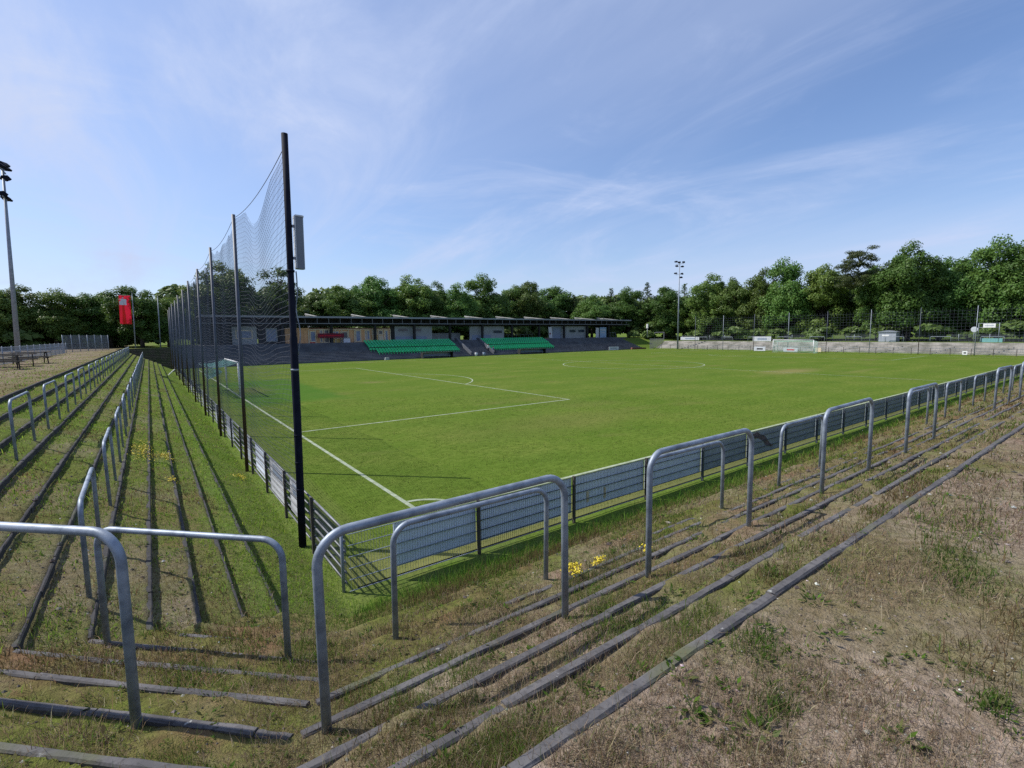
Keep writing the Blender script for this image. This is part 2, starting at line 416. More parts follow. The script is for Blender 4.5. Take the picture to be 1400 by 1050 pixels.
def axis(segs):
    out = []
    for a, b, st in segs: out.append(np.arange(a, b-1e-6, st))
    return np.concatenate(out + [[segs[-1][1]]])
gx = axis([(-900,-120,60), (-120,-40,8), (-40,-12,.8), (-12,-9.2,.12), (-9.2,-2.4,.0437), (-2.4,7,.06), (7,30,.16), (30,100,.7), (100,140,2), (140,320,12), (320,1100,60)])
gy = axis([(-700,-60,50), (-60,-20,4), (-20,-14,.4), (-14,-12.6,.1), (-12.6,-2.4,.0415), (-2.4,8,.12), (8,30,.25), (30,78,.4), (78,140,2), (140,300,12), (300,1100,60)])
GX, GY = np.meshgrid(gx, gy)
GZ = ground_z(GX, GY)
nx, ny = len(gx), len(gy)
idx = np.arange(nx*ny).reshape(ny, nx)
F = np.stack([idx[:-1,:-1], idx[:-1,1:], idx[1:,1:], idx[1:,:-1]], -1).reshape(-1, 4)
def green_mask(x, y):
    sl, sr, sc = step_idx(x, y); s = np.minimum(np.minimum(sl, sr), sc)
    left = (sl <= sr) & (sl <= sc)
    n = fbm(x, y, 1.3, 41); n2 = fbm(x, y, .35, 45)
    g = np.where(s < 0, np.clip(.28 + .30*np.exp(s/1.3) + (n-.5)*1.7 + (n2-.5)*.6, 0, .92),
                 np.where(left, np.clip(.62+.35*np.clip((y+4)/10, 0, 1)+(n-.5)*1.1+(n2-.5)*.5, 0, 1), np.clip(.58+s*.045+(n-.5)*1.4+(n2-.5)*.7, 0, 1)))
    lp = (s < 0) & left & (y > 4)
    g = np.where(lp, np.clip(.25+(n-.5)*1.2 + .5*np.exp(s/2), 0, 1), g)
    return np.where(s > 8, np.maximum(g, .9), g)
def lush_mask(x, y):
    sl, sr, sc = step_idx(x, y); s = np.minimum(np.minimum(sl, sr), sc); left = (sl <= sr) & (sl <= sc)
    n = fbm(x, y, 1.1, 91); n2 = fbm(x, y, 3.5, 93)
    base = np.where(left, np.maximum(np.clip((s-8.0)/1.6, 0, 1), np.where(s > 0, .62*np.clip((y+5)/9, 0, 1), 0)), np.clip((s-9.3)/2.2, 0, 1))
    return np.clip(base*(.45+1.2*n)*(.6+.8*n2), 0, 1)
me = np_mesh('ground', np.stack([GX, GY, GZ], -1).reshape(-1, 3), F, M['ground'], True, {'green': ('FLOAT', green_mask(GX, GY).ravel()), 'lush': ('FLOAT', lush_mask(GX, GY).ravel())})
tag(mesh_obj('ground', me), kind='structure')

# pitch turf and markings
m = MB(); m.add([(-2.42,-2.42,0),(99.3,-2.42,0),(99.3,69.6,0),(-2.42,69.6,0)], [(0,1,2,3)])
tag(m.build('pitch', M['pitch']), kind='structure')
PL, PW = 93.9, 65.2; PH = PW/2
m = MB(); LZ = .006
def strip(a, b, w=.12):
    a = Vector((*a, LZ)); b = Vector((*b, LZ)); d = (b-a).normalized(); n = Vector((-d.y, d.x, 0))*w/2
    m.add([a-n, b-n, b+n, a+n], [(0,1,2,3)])
def arc(cx, cy, r, a0, a1, w=.12, n=64, dz=0):
    vs = []
    for i in range(n+1):
        t = a0+(a1-a0)*i/n
        for q in (r-w/2, r+w/2): vs.append((cx+q*math.cos(t), cy+q*math.sin(t), LZ+dz))
    m.add(vs, [(2*i, 2*i+1, 2*i+3, 2*i+2) for i in range(n)])
h = .06
strip((0,-h), (0,PW+h)); strip((PL,-h), (PL,PW+h)); strip((h,0), (PL-h,0)); strip((h,PW), (PL-h,PW)); strip((PL/2,h), (PL/2,PW-h), .1)
for sx, x0 in ((1,0),(-1,PL)):
    for d, hw in ((16.5,20.16),):
        strip((x0+sx*h, PH-hw), (x0+sx*(d+h), PH-hw)); strip((x0+sx*h, PH+hw), (x0+sx*(d+h), PH+hw))
        strip((x0+sx*d, PH-hw+h), (x0+sx*d, PH+hw-h))
    t = math.acos(5.5/9.15)
    arc(x0+sx*11, PH, 9.15, -t if sx > 0 else math.pi-t, t if sx > 0 else math.pi+t, n=40, dz=.003)
    for sy, y0 in ((1,0),(-1,PW)):
        a0 = {(1,1):0, (-1,1):90, (-1,-1):180, (1,-1):270}[(sx,sy)]
        arc(x0, y0, 1, R(a0+4), R(a0+86), n=16)
arc(PL/2, PH, 9.15, 0, 2*math.pi, n=120, dz=.003)
tag(m.build('pitch_markings', M['line']), kind='structure')

# ------------------------------------------------------------------ kerb stones along every step
def kerb_runs():
    for k in range(0, 10):       # right
        yield 'right', k, (-5.04+.189*k+.02, YR0+TR*k), (96.0, YR0+TR*k), (0, 1)
    for k in range(0, 8):       # corner
        xr = -5.04+.189*k; yr = YR0+TR*k
        xl = XL0+TL*k; yl = (NC0+TR*k)/S2 - xl
        yield 'corner', k, (xl, yl), (xr, yr), (S2, S2)
    for k in range(0, 11):
        xl = XL0+TL*k; yl = (NC0+TR*k)/S2 - xl
        yield 'left', k, (xl, yl+.03), (xl, 75.9-.4615*k), (1, 0)
KSETS = {'left': ([], []), 'other': ([], [])}
KV, KF = KSETS['other']
def kerb_segment(p, q, z, out, near, seedk):
    """bevelled stone bar p->q, lip on the 'out' side"""
    p = np.array(p); q = np.array(q); out = np.array(out)
    w = {'left': .062, 'corner': .052, 'right': .060}[side]; d = .26; b = .010
    prof = [(0.0,-d),(0.0,-b),(-b,0.0),(-w+b,0.0),(-w,-b),(-w,-d)]   # (outward, up)
    st = 9 if near else 2
    base = len(KV)
    for i in range(st):
        t = i/(st-1); c = p+(q-p)*t
        for (o, u) in prof:
            j = rng.normal(0, .0014 if near else .001, 3)
            KV.append((c[0]+out[0]*o+j[0], c[1]+out[1]*o+j[1], z+u+(j[2] if u > -.1 else 0)))
    n = len(prof)
    for i in range(st-1):
        for a in range(n-1): KF.append((base+i*n+a, base+i*n+a+1, base+(i+1)*n+a+1, base+(i+1)*n+a))
    for i in (0, st-1):
        o = base+i*n
        KF.append((o, o+1, o+4, o+5)); KF.append((o+1, o+2, o+3, o+4))
for side, k, a, bpt, out in kerb_runs():
    KV, KF = KSETS['left' if side == 'left' else 'other']
    a = np.array(a, float); bpt = np.array(bpt, float); L = np.linalg.norm(bpt-a); u = (bpt-a)/L
    pos = 0.0
    while pos < L-.05:
        ln = min(random.uniform(.9, 1.15), L-pos)
        p = a+u*(pos+.006); q = a+u*(pos+ln-.006)
        dist = np.linalg.norm((p+q)/2-np.array([-4.96,-10.33]))
        if side == 'corner' and k == 7 and random.random() < .5: pos += ln; continue
        z = TOP-RIS*k - .006 + random.uniform(-.007, .004); lat = random.uniform(-.006, .005)
        o = np.array(out)*lat; dz = random.uniform(-.004, .004)
        kerb_segment(p+o, q+o+np.array([-u[1], u[0]])*random.uniform(-.004, .004), z+dz, out, dist < 14, k)
        pos += ln
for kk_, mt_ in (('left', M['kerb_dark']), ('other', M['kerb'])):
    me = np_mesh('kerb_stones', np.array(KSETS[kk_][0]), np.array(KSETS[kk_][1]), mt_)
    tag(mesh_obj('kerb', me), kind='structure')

# far terraces (behind the far goal) and the concrete bank in front of the stand
m = MB()
for k in range(9):
    x0 = 100.3+.4615*k; z1 = .2133*(k+1)
    m.box((x0, -8+random.uniform(-.1,.1), z1-.5), (x0+.4615+.02, 69.0, z1+random.uniform(-.004,.004)-.0))
tag(m.build('far_terrace', M['concrete_far']), kind='structure')
m = MB()
for k in range(13):
    y0 = 70.0+.4615*k; z1 = .23*(k+1)
    m.box((-2.2+.0*k, y0, z1-.5), (97.0-.25*k, y0+.48, z1))
m.box((-2.4,69.72,-.1),(97.2,69.98,.30))
m.box((0,76.02,2.3),(97,88,2.995))
tag(m.build('stand_terrace', M['concrete_dark']), kind='structure')
m = MB()
for k in range(13):
    y0 = 70.0+.4615*k; z1 = .21*(k+1)
    m.box((XL0+TL*(13-k)-.9, y0, z1-.5), (-2.25, y0+.48, z1))
    m.beam((XL0+TL*(13-k)-.9, y0-.02, z1-.02), (-2.25, y0-.02, z1-.02), .12, .12)
tag(m.build('corner_terrace', M['step_rough']), kind='structure')

# ------------------------------------------------------------------ grass, dry stems, weeds
CAMX, CAMY = -4.96, -10.33
AZ0 = R(36.57)
def polar(n, r0, r1, spread=62, power=0.0):
    r = r0*(r1/r0)**rng.random(n)
    a = AZ0 + R(spread)*(rng.random(n)*2-1)
    return CAMX+r*np.sin(a), CAMY+r*np.cos(a), r
def blades(name, x, y, r, hgt, wid, lean, col, mat, segs=1, zoff=-.01):
    n = len(x); z = ground_z(x, y)+zoff
    a = rng.random(n)*2*np.pi; la = rng.random(n)*2*np.pi
    dx, dy = np.cos(a)*wid/2, np.sin(a)*wid/2
    lx, ly = np.cos(la)*lean*hgt, np.sin(la)*lean*hgt
    zz = hgt*np.sqrt(np.clip(1-np.minimum(lean, .97)**2, .03, 1))
    V = np.empty((n, 5, 3), np.float32)
    V[:,0] = np.stack([x-dx, y-dy, z], 1); V[:,1] = np.stack([x+dx, y+dy, z], 1)
    mx, my, mz = x+lx*.38, y+ly*.38, z+zz*.62
    V[:,2] = np.stack([mx+dx*.75, my+dy*.75, mz], 1); V[:,3] = np.stack([mx-dx*.75, my-dy*.75, mz], 1)
    V[:,4] = np.stack([x+lx, y+ly, z+zz], 1)
    b = (np.arange(n)*5)[:, None]
    T = np.concatenate([b+np.array([[0,1,2]]), b+np.array([[0,2,3]]), b+np.array([[3,2,4]])])
    C = np.repeat(col, 5, 0)
    return np_mesh(name, V.reshape(-1, 3), T, mat, False, {'Col': ('FLOAT_COLOR', C)})
def zone(x, y):
    sl, sr, sc = step_idx(x, y); s = np.minimum(np.minimum(sl, sr), sc)
    left = (sl <= sr) & (sl <= sc); right = (sr < sl) & (sr <= sc)
    return s, left, right
def pal(n, cols, w):
    cols = np.array(cols); i = rng.choice(len(cols), n, p=np.array(w)/sum(w))
    return np.clip(cols[i]*(1+rng.normal(0, .16, (n, 1)))*(1+rng.normal(0, .05, (n, 3))), .005, .9)
def on_kerb(x, y):
    s, left, right = zone(x, y)
    fr = s-np.floor(s); kk = np.ceil(s)
    return (s > -.26) & (s < np.where(left, 9.2, 3.3)) & (fr > .80)

DRY = [(.34,.26,.165),(.26,.185,.115),(.175,.12,.08),(.42,.35,.24),(.12,.088,.06)]
OLV = [(.145,.17,.042),(.115,.155,.034),(.18,.18,.06),(.09,.14,.026)]
GRN = [(.085,.165,.022),(.12,.205,.03),(.065,.13,.02),(.16,.23,.04)]
def inpitch(x, y): return (x > -2.35) & (y > -2.3)

# dry stems and dead straw
x, y, r = polar(760000, 1.6, 34)
s, left, right = zone(x, y); pat = fbm(x, y, .55, 61); pat2 = fbm(x, y, 1.8, 63)
dens = np.where(s < 0, np.clip((pat-.38)*3.2, .10, 1)*np.clip(1.15+s*.22, .26, 1), np.where(left, np.clip((pat2-.45)*2.2, .04, .6), np.clip((pat-.36)*3.0, .08, 1)*np.where(s > 8, .35, 1)))
keep = (rng.random(len(x)) < dens) & ~inpitch(x, y) & (s < 12.3) & ~(on_kerb(x, y) & (rng.random(len(x)) < .88))
x, y, r, s, left = x[keep], y[keep], r[keep], s[keep], left[keep]; n = len(x)
hg = np.where(s < 0, rng.gamma(2.2, .024, n), rng.gamma(2.6, .026, n)); hg = np.clip(hg, .015, .20)*np.where(left, .6, .85)
wd = .0026*np.clip(r/3.0, .9, 10)*(.6+rng.random(n)*.8)
ln = np.clip(rng.beta(2.2, 1.3, n)*1.05, .1, .98)
col = pal(n, DRY+OLV[:2], [3,3,2.4,1.4,2.6,1,1])
me = blades('dry_grass', x, y, r, hg, wd, ln, col, M['blade']); tag(mesh_obj('dry_grass', me), kind='stuff')

# low olive and green grass
x, y, r = polar(1150000, 1.7, 75)
s, left, right = zone(x, y); pat = fbm(x, y, .5, 71); pat2 = fbm(x, y, 1.5, 73); big = fbm(x, y, 4, 75)
fr = s-np.floor(s)
dens = np.where(s < 0, np.clip((pat-.56)*3.4, 0, 1)*.55 + np.where(left & (y > 2), .25, 0),
       np.where(left, np.clip(.48+(pat2-.42)*2.4, .12, 1), np.clip((pat-.44)*3.4, .03, .95)))
dens = np.where((s > 8.3), np.clip(.55+(pat2-.3)*1.5, .3, 1), dens)
dens = np.where((s > 9.9) & left, np.clip(.8+(pat2-.4)*1.2, .5, 1), dens)
dens = np.where((s > 0) & (s < 8.3) & (fr < .25), np.maximum(dens, .55*np.clip((pat-.3)*3, 0, 1)), dens)
keep = (rng.random(len(x)) < dens) & ~inpitch(x, y) & (s < 12.9) & ~(on_kerb(x, y) & (rng.random(len(x)) < .9)) & (y < 74)
x, y, r, s, left, right, pat2, big = [q[keep] for q in (x, y, r, s, left, right, pat2, big)]; n = len(x)
hg = np.clip(rng.gamma(3, .017, n), .014, .18)*np.where(left, .75, 1.0)*np.where((s > 8.3) & right, 2.0, 1)*np.where((s > 11.2) & right, 1.4, 1)
wd = .0036*np.clip(r/3.2, .8, 11)*(.6+rng.random(n)*.8)
ln = np.clip(rng.beta(1.8, 1.8, n), .05, .95)
g = pal(n, GRN+OLV, [2,2,2,1,2,2,1,2]); bw = pal(n, [(.135,.085,.045),(.115,.095,.045),(.15,.12,.05)], [1,1.2,1])
brown = (fbm(x, y, 1.1, 77) + (rng.random(n)-.5)*.35) > np.where(left, .52+.10*np.clip((y+5)/11, 0, 1), .52)
brown &= ~((s > 9.5) & (rng.random(n) < .93))
g = np.where((left & (rng.random(n) < np.where(s > 8.4, .95, .30+.60*np.clip((y+6)/10, 0, 1))))[:, None], pal(n, GRN, [2,2.5,.5,2.2])*np.array([1.65,1.55,1.25]), g)
bw = np.where(left[:, None], bw*1.15, bw)
col = np.where(brown[:, None], bw, g)
lush = ((s > 10.6) & right)[:, None]; col = np.where(lush, col*np.array([.85,1.15,.8]), col)
me = blades('green_grass', x, y, r, hg, wd, ln, col, M['blade']); tag(mesh_obj('grass', me), kind='stuff')

# short turf blades on the near part of the pitch
x, y, r = polar(330000, 7.5, 34)
keep = (x > -2.3) & (y > -2.3) & (np.abs(x) > .09) & (np.abs(y) > .09) & (np.abs(np.hypot(x, y)-1) > .09) & (np.abs(y-(PH-20.16)) > .12)
x, y, r = x[keep], y[keep], r[keep]; n = len(x); big = fbm(x, y, 2.2, 97); sm = fbm(x, y, .5, 98)
keep = rng.random(n) < np.clip(.35+(sm-.4)*1.6, .15, .9); x, y, r, big = x[keep], y[keep], r[keep], big[keep]; n = len(x)
col = pal(n, [(.145,.215,.034),(.175,.23,.042),(.12,.185,.03),(.20,.215,.06),(.24,.22,.09)], [3,2.5,2,1.4,.5])*(.8+.45*big)[:, None]
me = blades('pitch_grass', x, y, r, .014+.022*rng.random(n), .0034*np.clip(r/3.4, 1, 9)*(.6+.8*rng.random(n)), np.clip(rng.beta(2, 1.5, n), .1, .95), col, M['blade'], zoff=.05)
tag(mesh_obj('pitch_grass', me), kind='stuff')

# broad-leaved weeds in rosettes
def weeds(name, cx, cy, scale, nleaf, cols, wts, up=.5, lmax=.06):
    V = []; C = []
    for px, py, sc, nl in zip(cx, cy, scale, nleaf):
        a = rng.random(nl)*2*np.pi; rr = sc*np.sqrt(rng.random(nl))
        bx, by = px+np.cos(a)*rr*.75, py+np.sin(a)*rr*.75
        bz = ground_z(bx, by) + rng.random(nl)*sc*up*(1-.5*rr/sc)
        L = np.minimum(sc*.7, lmax)*(.5+.6*rng.random(nl)); W = L*(.13+.14*rng.random(nl)); da = a+rng.normal(0, .6, nl); ti = rng.uniform(-.1, .9, nl)
        ux, uy, uz = np.cos(da)*np.cos(ti), np.sin(da)*np.cos(ti), np.sin(ti); wx, wy = -np.sin(da), np.cos(da)
        P0 = np.stack([bx, by, bz], 1); U = np.stack([ux, uy, uz], 1)*L[:, None]; Wv = np.stack([wx, wy, 0*wx], 1)*W[:, None]
        V.append(np.stack([P0, P0+U*.5+Wv, P0+U, P0+U*.5-Wv], 1)); C.append(np.repeat(pal(nl, cols, wts), 4, 0))
    V = np.concatenate(V).reshape(-1, 3); C = np.concatenate(C)
    return np_mesh(name, V, np.arange(len(V)).reshape(-1, 4), M['blade'], False, {'Col': ('FLOAT_COLOR', C)})
x, y, r = polar(6500, 1.8, 22)
s, left, right = zone(x, y); pat = fbm(x, y, .7, 81); fr = s-np.floor(s)
keep = ~inpitch(x, y) & (s < 11.5) & (rng.random(len(x)) < np.where(s < 0, np.clip((pat-.53)*2.5, .02, .5), np.where(fr < .35, .75, .3))) & ~on_kerb(x, y)
x, y, r = x[keep], y[keep], r[keep]
sc = np.clip(.024+rng.gamma(1.5, .014, len(x)), .018, .09)*np.clip((r/5)**.4, .8, 1.6)
me = weeds('weeds', x, y, sc, (8+rng.random(len(x))*16).astype(int), [tuple(q*.82 for q in c) for c in GRN]+[(.13,.15,.055),(.10,.12,.045),(.17,.15,.07)], [2.5,1.6,2.5,.5,2,2.5,1.2])
tag(mesh_obj('weeds', me), kind='stuff')

# individual big clumps of weeds on the bare ground
clumps = [(-1.00,-9.72,.30,'bushy bright green weed clump on the bare ground at the right edge'),
          (-.72,-9.55,.24,'loose green weed clump on the bare ground, just behind the bushiest one'),
          (-2.62,-9.22,.17,'flat dark green weed clump close beside the top kerb stones, upper of the near pair'),
          (-2.98,-9.47,.13,'spiky bluish green weed tuft on bare ground below the flat dark clump'),
          (-2.30,-10.02,.10,'small yellowish green weed tuft in the middle of the bare trodden ground'),
          (-1.75,-10.15,.10,'thin olive weed tuft near the right edge of the bare ground'),
          (-4.95,-5.65,.22,'broad leafy weed clump at the foot of the left steps near the corner barrier')]
cx_, cy_, ch_, cc_ = [], [], [], []
for px, py, sc, lab in clumps:
    nb = int(1500*sc+120); q = rng.normal(0, sc*.5, (nb, 2)); k = np.exp(-(q**2).sum(1)/(sc*sc))
    cx_.append(px+q[:, 0]*1.25); cy_.append(py+q[:, 1]*.8); ch_.append(.02+.055*k*rng.random(nb)+.02*rng.random(nb))
    cc_.append(pal(nb, GRN+OLV, [2,1.4,2.5,.5,2,2,1,2])*np.array([.72,.76,.85]))
cx_, cy_, ch_, cc_ = map(np.concatenate, (cx_, cy_, ch_, cc_)); nb = len(cx_)
me = blades('weed_tufts', cx_, cy_, np.full(nb, 3.), ch_, np.full(nb, .0045)*(.6+rng.random(nb)), np.clip(rng.beta(2, 1.6, nb), .1, .95), cc_, M['blade'])
tag(mesh_obj('weed_tufts', me), kind='stuff')

# yellow flowers
FLV = []
def flower_patch(px, py, sx, sy, n):
    bx = px+rng.normal(0, sx, n); by = py+rng.normal(0, sy, n); bz = ground_z(bx, by)+.05+rng.random(n)*.06
    for k in range(2):
        a = rng.random(n)*6.28; q = .006+rng.random(n)*.009
        d = np.stack([np.cos(a)*q, np.sin(a)*q, rng.normal(0, .006, n)], 1); e = np.stack([-np.sin(a)*q, np.cos(a)*q, rng.normal(0, .006, n)], 1)
        P = np.stack([bx, by, bz+k*.006], 1); FLV.append(np.stack([P-d, P-e, P+d, P+e], 1))
flower_patch(-5.28, 5.1, .12, .6, 330)
flower_patch(-4.83, 5.0, .09, .22, 150)
flower_patch(-4.76, 2.5, .05, .12, 60)
flower_patch(-3.1, 5.4, .09, .15, 110)
flower_patch(-1.27, -6.46, .06, .035, 110)
flower_patch(-.93, -6.55, .05, .03, 80)
flower_patch(-1.55, -6.82, .04, .03, 40)
flower_patch(-.5, -6.9, .04, .03, 30)

FLV = np.concatenate(FLV).reshape(-1, 3)
tag(mesh_obj('flowers', np_mesh('flowers', FLV, np.arange(len(FLV)).reshape(-1, 4), M['petal'])), kind='stuff')

# gravel and pebbles on the bare ground
x, y, r = polar(11000, 1.7, 18)
s, left, right = zone(x, y); keep = (s < 9) & (rng.random(len(x)) < np.where(s < 0, 1, .8))
x, y, r = x[keep], y[keep], r[keep]; n = len(x)
q = (.003+rng.gamma(1.2, .0028, n))*np.clip(r/4, .8, 2); z = ground_z(x, y)+q*.25
base = np.array([(1,0,0),(0,1,0),(-1,0,0),(0,-1,0),(0,0,.7),(0,0,-.7)], float)
V = base[None]*q[:, None, None]*(1+rng.normal(0, .25, (n, 6, 1))) + np.stack([x, y, z], 1)[:, None]
f8 = np.array([(0,1,4),(1,2,4),(2,3,4),(3,0,4),(1,0,5),(2,1,5),(3,2,5),(0,3,5)])
C = np.repeat(pal(n, [(.25,.22,.19),(.17,.15,.13),(.42,.39,.35),(.62,.60,.55)], [4,4,1.2,.7]), 6, 0)
me = np_mesh('gravel', V.reshape(-1, 3), (np.arange(n)*6)[:, None, None].repeat(8, 1).reshape(-1, 1)+np.tile(f8, (n, 1)), M['blade'], False, {'Col': ('FLOAT_COLOR', C)})
tag(mesh_obj('gravel', me), kind='stuff')

# ------------------------------------------------------------------ crush barriers
ORD = ['first','second','third','fourth','fifth','sixth','seventh','eighth','ninth','tenth','eleventh','twelfth','thirteenth','fourteenth',
       'fifteenth','sixteenth','seventeenth','eighteenth','nineteenth','twentieth','twenty-first','twenty-second','twenty-third','twenty-fourth']
def barrier_mesh(L=1.77, H=1.135, r=.0265, b=.17):
    m = MB(); pts = [(0,0,-.25), (0,0,H-b-r)]
    for i in range(1, 9):
        t = math.pi/2*i/8; pts.append((b-b*math.cos(t), 0, H-b-r+b*math.sin(t)))
    q = [(L-p[0], 0, p[2]) for p in pts][::-1]
    m.tube(pts+q, r, 14)
    return m.mesh('crush_barrier', M['galv'])
BAR = barrier_mesh(H=1.115); BAR_LEFT = barrier_mesh(H=1.065, r=.024); BAR_LONG = barrier_mesh(L=1.9, H=1.12); BAR_LOW = barrier_mesh(L=1.79, H=1.10)
def barrier(x, y, z, rz, label, me=BAR, group='galvanised crush barriers on the steps'):
    o = mesh_obj('crush_barrier', me); o.location = (x, y, z); o.rotation_euler = (random.uniform(-.012,.012), random.uniform(-.007,.007), rz+random.uniform(-.015,.015))
    return tag(o, label, 'crush barrier', group)
za, zb = 2.12, 1.50
rowA = [(-4.33,1.78),(-1.56,1.78),(2.05,1.72),(5.49,1.72)] + [(12.68+3.6*i,1.72) for i in range(0, 6)]
for i, (x, L) in enumerate(rowA):
    barrier(x, -7.74, za, 0, [ 'large grey barrier nearest the camera on the right steps, end by the corner'][0] if i == 0 else
            f'grey tube barrier, {ORD[i]} from the corner in the upper right row')
rowB = [-3.37, .2, 3.84] + [11.0+3.58*i for i in range(0, 7)]
for i, x in enumerate(rowB):
    barrier(x, -6.39, zb, 0, f'grey tube barrier, {ORD[i]} from the corner in the lower right row')
for i in range(19):
    barrier(-7.0, 1.75+3.5*i, za+.02, R(90), f'slim grey barrier, {ORD[i]} from the camera in the upper left row', BAR_LEFT)
for i in range(19):
    barrier(-5.66, -3.72+3.57*i, zb+.02, R(90), f'slim grey barrier, {ORD[i]} from the camera in the lower left row', BAR_LEFT)
d135 = R(135)
barrier(-5.17, -7.05, za, d135, 'large grey barrier at the left corner, its long bar running out of frame', BAR_LONG)
barrier(-4.20, -6.06, zb, d135, 'grey barrier across the lower corner, behind the large left one', BAR_LOW)

# ------------------------------------------------------------------ net poles, ball net and left fence
PX = -2.75; POLY = [-.16+6.97*i for i in range(11)]
for i, yy in enumerate(POLY):
    root = empty('net_pole', (PX, yy, 0))
    tag(root, 'thick black net pole at the corner with a grey panel bolted on' if i == 0 else f'slim rust footed net pole, {ORD[i]} from the corner behind the near goal', 'net pole', 'ball net poles behind the near goal')
    m = MB()
    if i == 0:
        m.tube([(0,0,-.2),(0,0,2.0),(0,0,4.2),(0,0,4.26),(0,0,6.0),(0,0,8.03)], [.073,.072,.071,.060,.060,.058], 14)
        m.build('pole', M['pole_dark'], root)
        for zz in (1.2,1.75,2.3,3.6,5.5):
            b2 = MB(); b2.tube([(0,0,zz-.02),(0,0,zz+.02)], .077, 12); b2.build('clamp_band', M['pole_dark' if zz != 3.6 else 'galv_dull'], root)
        a = MB(); a.box((.23,-.05,5.5),(.235,.05,5.5))
        a = MB(); pr = [(.11,-.07),(.235,-.07),(.26,-.04),(.26,.05),(.235,.085),(.11,.085)]
        a.prism(pr, 'z', 5.55, 6.53); ap = a.build('antenna_panel', M['antenna'], root)
        a = MB(); a.box((.098,-.085,5.56),(.108,.095,6.55)); a.prism([(.108,-.08),(.235,-.08),(.27,-.045),(.27,.055),(.235,.095),(.108,.095)], 'z', 6.532, 6.56); a.build('casing_edge', M['antenna_light'], ap)
        for zz in (5.75, 6.35): a = MB(); a.beam((.06,0,zz),(.13,0,zz),.04,.05); a.build('bracket', M['galv_dull'], root)
        root.rotation_euler = (0, .012, 0)
        a = MB(); a.tube([(.095+.03*math.sin(t*2.1)*(1 if t > 1 else .3), -.02, 5.5-t*.32) for t in np.arange(0, 5.2, .25)], .012, 6); a.build('cable', M['galv'], root)
    else:
        m.tube([(0,0,-.2),(0,0,7.92+random.uniform(-.06,.06))], .052, 10); m.build('pole', M['pole_rust'], root)
        root.rotation_euler = (random.uniform(-.006,.006), .012+random.uniform(-.005,.005), 0)
# the net
m = MB(); YE = POLY[-1]
def rope_z(y):
    t = (y-POLY[0]) % 6.97/6.97; return 7.82-.22*4*t*(1-t)
sag_pts_y = [-.16, .66, 1.3, 1.76, 2.45, 3.3, 4.03, 4.65, 4.9, 5.0, 6.6, 6.8]
sag_pts_z = [7.8, 7.8, 7.72, 7.56, 7.32, 7.1, 7.1, 7.34, 7.6, 7.68, 7.8, 7.8]
def net_top(y):
    if y < 6.8: return min(float(np.interp(y, sag_pts_y, sag_pts_z)), rope_z(y)-.01)
    t = (y-POLY[0]) % 6.97/6.97
    return rope_z(y)-.04-.12*abs(math.sin(t*math.pi*4))*(1+.7*math.sin(y*1.7))
MESHN = .12; th = .0030
def netx(y, z): return PX+.06+.012*z+.02*math.sin(y*.9+z*.6)+.008*math.sin(y*2.3)
ys = np.arange(POLY[0], YE+.01, MESHN)
def thread(pts, r=th): m.tube(pts, r, 3, cap=False)
for y in ys:
    t = net_top(y); zs = np.linspace(.75, t, 7)
    thread([(netx(y, z), y, z) for z in zs])
for i in range(60):
    f = i/59.; run = []
    for y in np.arange(POLY[0], YE+.01, .45 if i > 20 else .7):
        t = net_top(y); z = .75+(t-.75)*f
        run.append((netx(y, z), y, z + .018*math.sin(y*1.3+i)))
    thread(run)
tag(m.build('ball_net', M['net']), 'tall dark mesh net sagging between the poles behind the near goal', 'net')
m = MB()
m.tube([(PX+.095, y, rope_z(y)) for y in np.arange(POLY[0], YE+.01, .4)], .007, 5)
tag(m.build('net_rope', M['net']), 'thin dark rope strung along the tops of the near net poles', 'rope')

# left fence: posts and horizontal rails
root = empty('rail_fence', (-2.65, 0, 0)); tag(root, 'long pale rail fence with brown posts behind the near goal line', 'fence')
posts_y = [-2.45, -.62] + [1.75+2.32*i for i in range(29)]
pm = MB(); pm.beam((0,0,-.2),(0,0,1.14),.055,.055, (1,0,0)); post_me = pm.mesh('post', M['post_brown'])
pm2 = MB(); pm2.tube([(0,0,-.2),(0,0,1.12)], .028, 8); post_me2 = pm2.mesh('post', M['galv_dull'])
for i, yy in enumerate(posts_y):
    mesh_obj('post', post_me2 if i == 0 else post_me, root, (0, yy, 0))
for i in range(len(posts_y)-1):
    y0, y1 = posts_y[i]-.04, posts_y[i+1]-.04; m = MB(); L = y1-y0
    for j, z in enumerate((.16,.34,.52,.70,.88,1.07)):
        sg = -.10*random.random() if (j == 0 and i % 3 == 1) else 0
        m.tube([(.045, 0, z), (.045, L/2, z+sg), (.045, L, z)], .017 if j < 5 else .022, 6)
    m.build('rail_panel', M['rail_light'], root, (0, y0, 0))
# corner stretch also has fine wire behind the rails
m = MB()
for y in np.arange(-2.4, -.2, .05): m.beam((.075,y,.05),(.075,y,1.03),.006,.006)
for z in (.1,.4,.7,1.0): m.beam((.085,-2.4,z),(.085,-.25,z),.008,.008)
m.build('wire_mesh', M['wire'], root)
def wboard(y0, y1, z0, z1, label, mat, extra=None):
    r_ = empty('advertising_board', (-2.565, (y0+y1)/2, 0)); tag(r_, label, 'board', 'boards on the left rail fence')
    m = MB(); hw = (y1-y0)/2; m.box((0,-hw,z0),(.012,hw,z1)); m.build('panel', mat, r_)
    if extra is not None:
        m = MB(); m.box((-.004,-hw*.6,z0+(z1-z0)*.55),(-.001,hw*.55,z1-.12)); m.build('print_patch', extra, r_)
wboard(.35,1.65,.22,1.04,'white board on the rail fence right behind the thick corner pole', M['board_white'], M['wall_blue'])
wboard(2.1,4.05,.14,1.02,'pale blue white board on the rail fence between first two net poles', M['board_white'], M['wall_blue'])
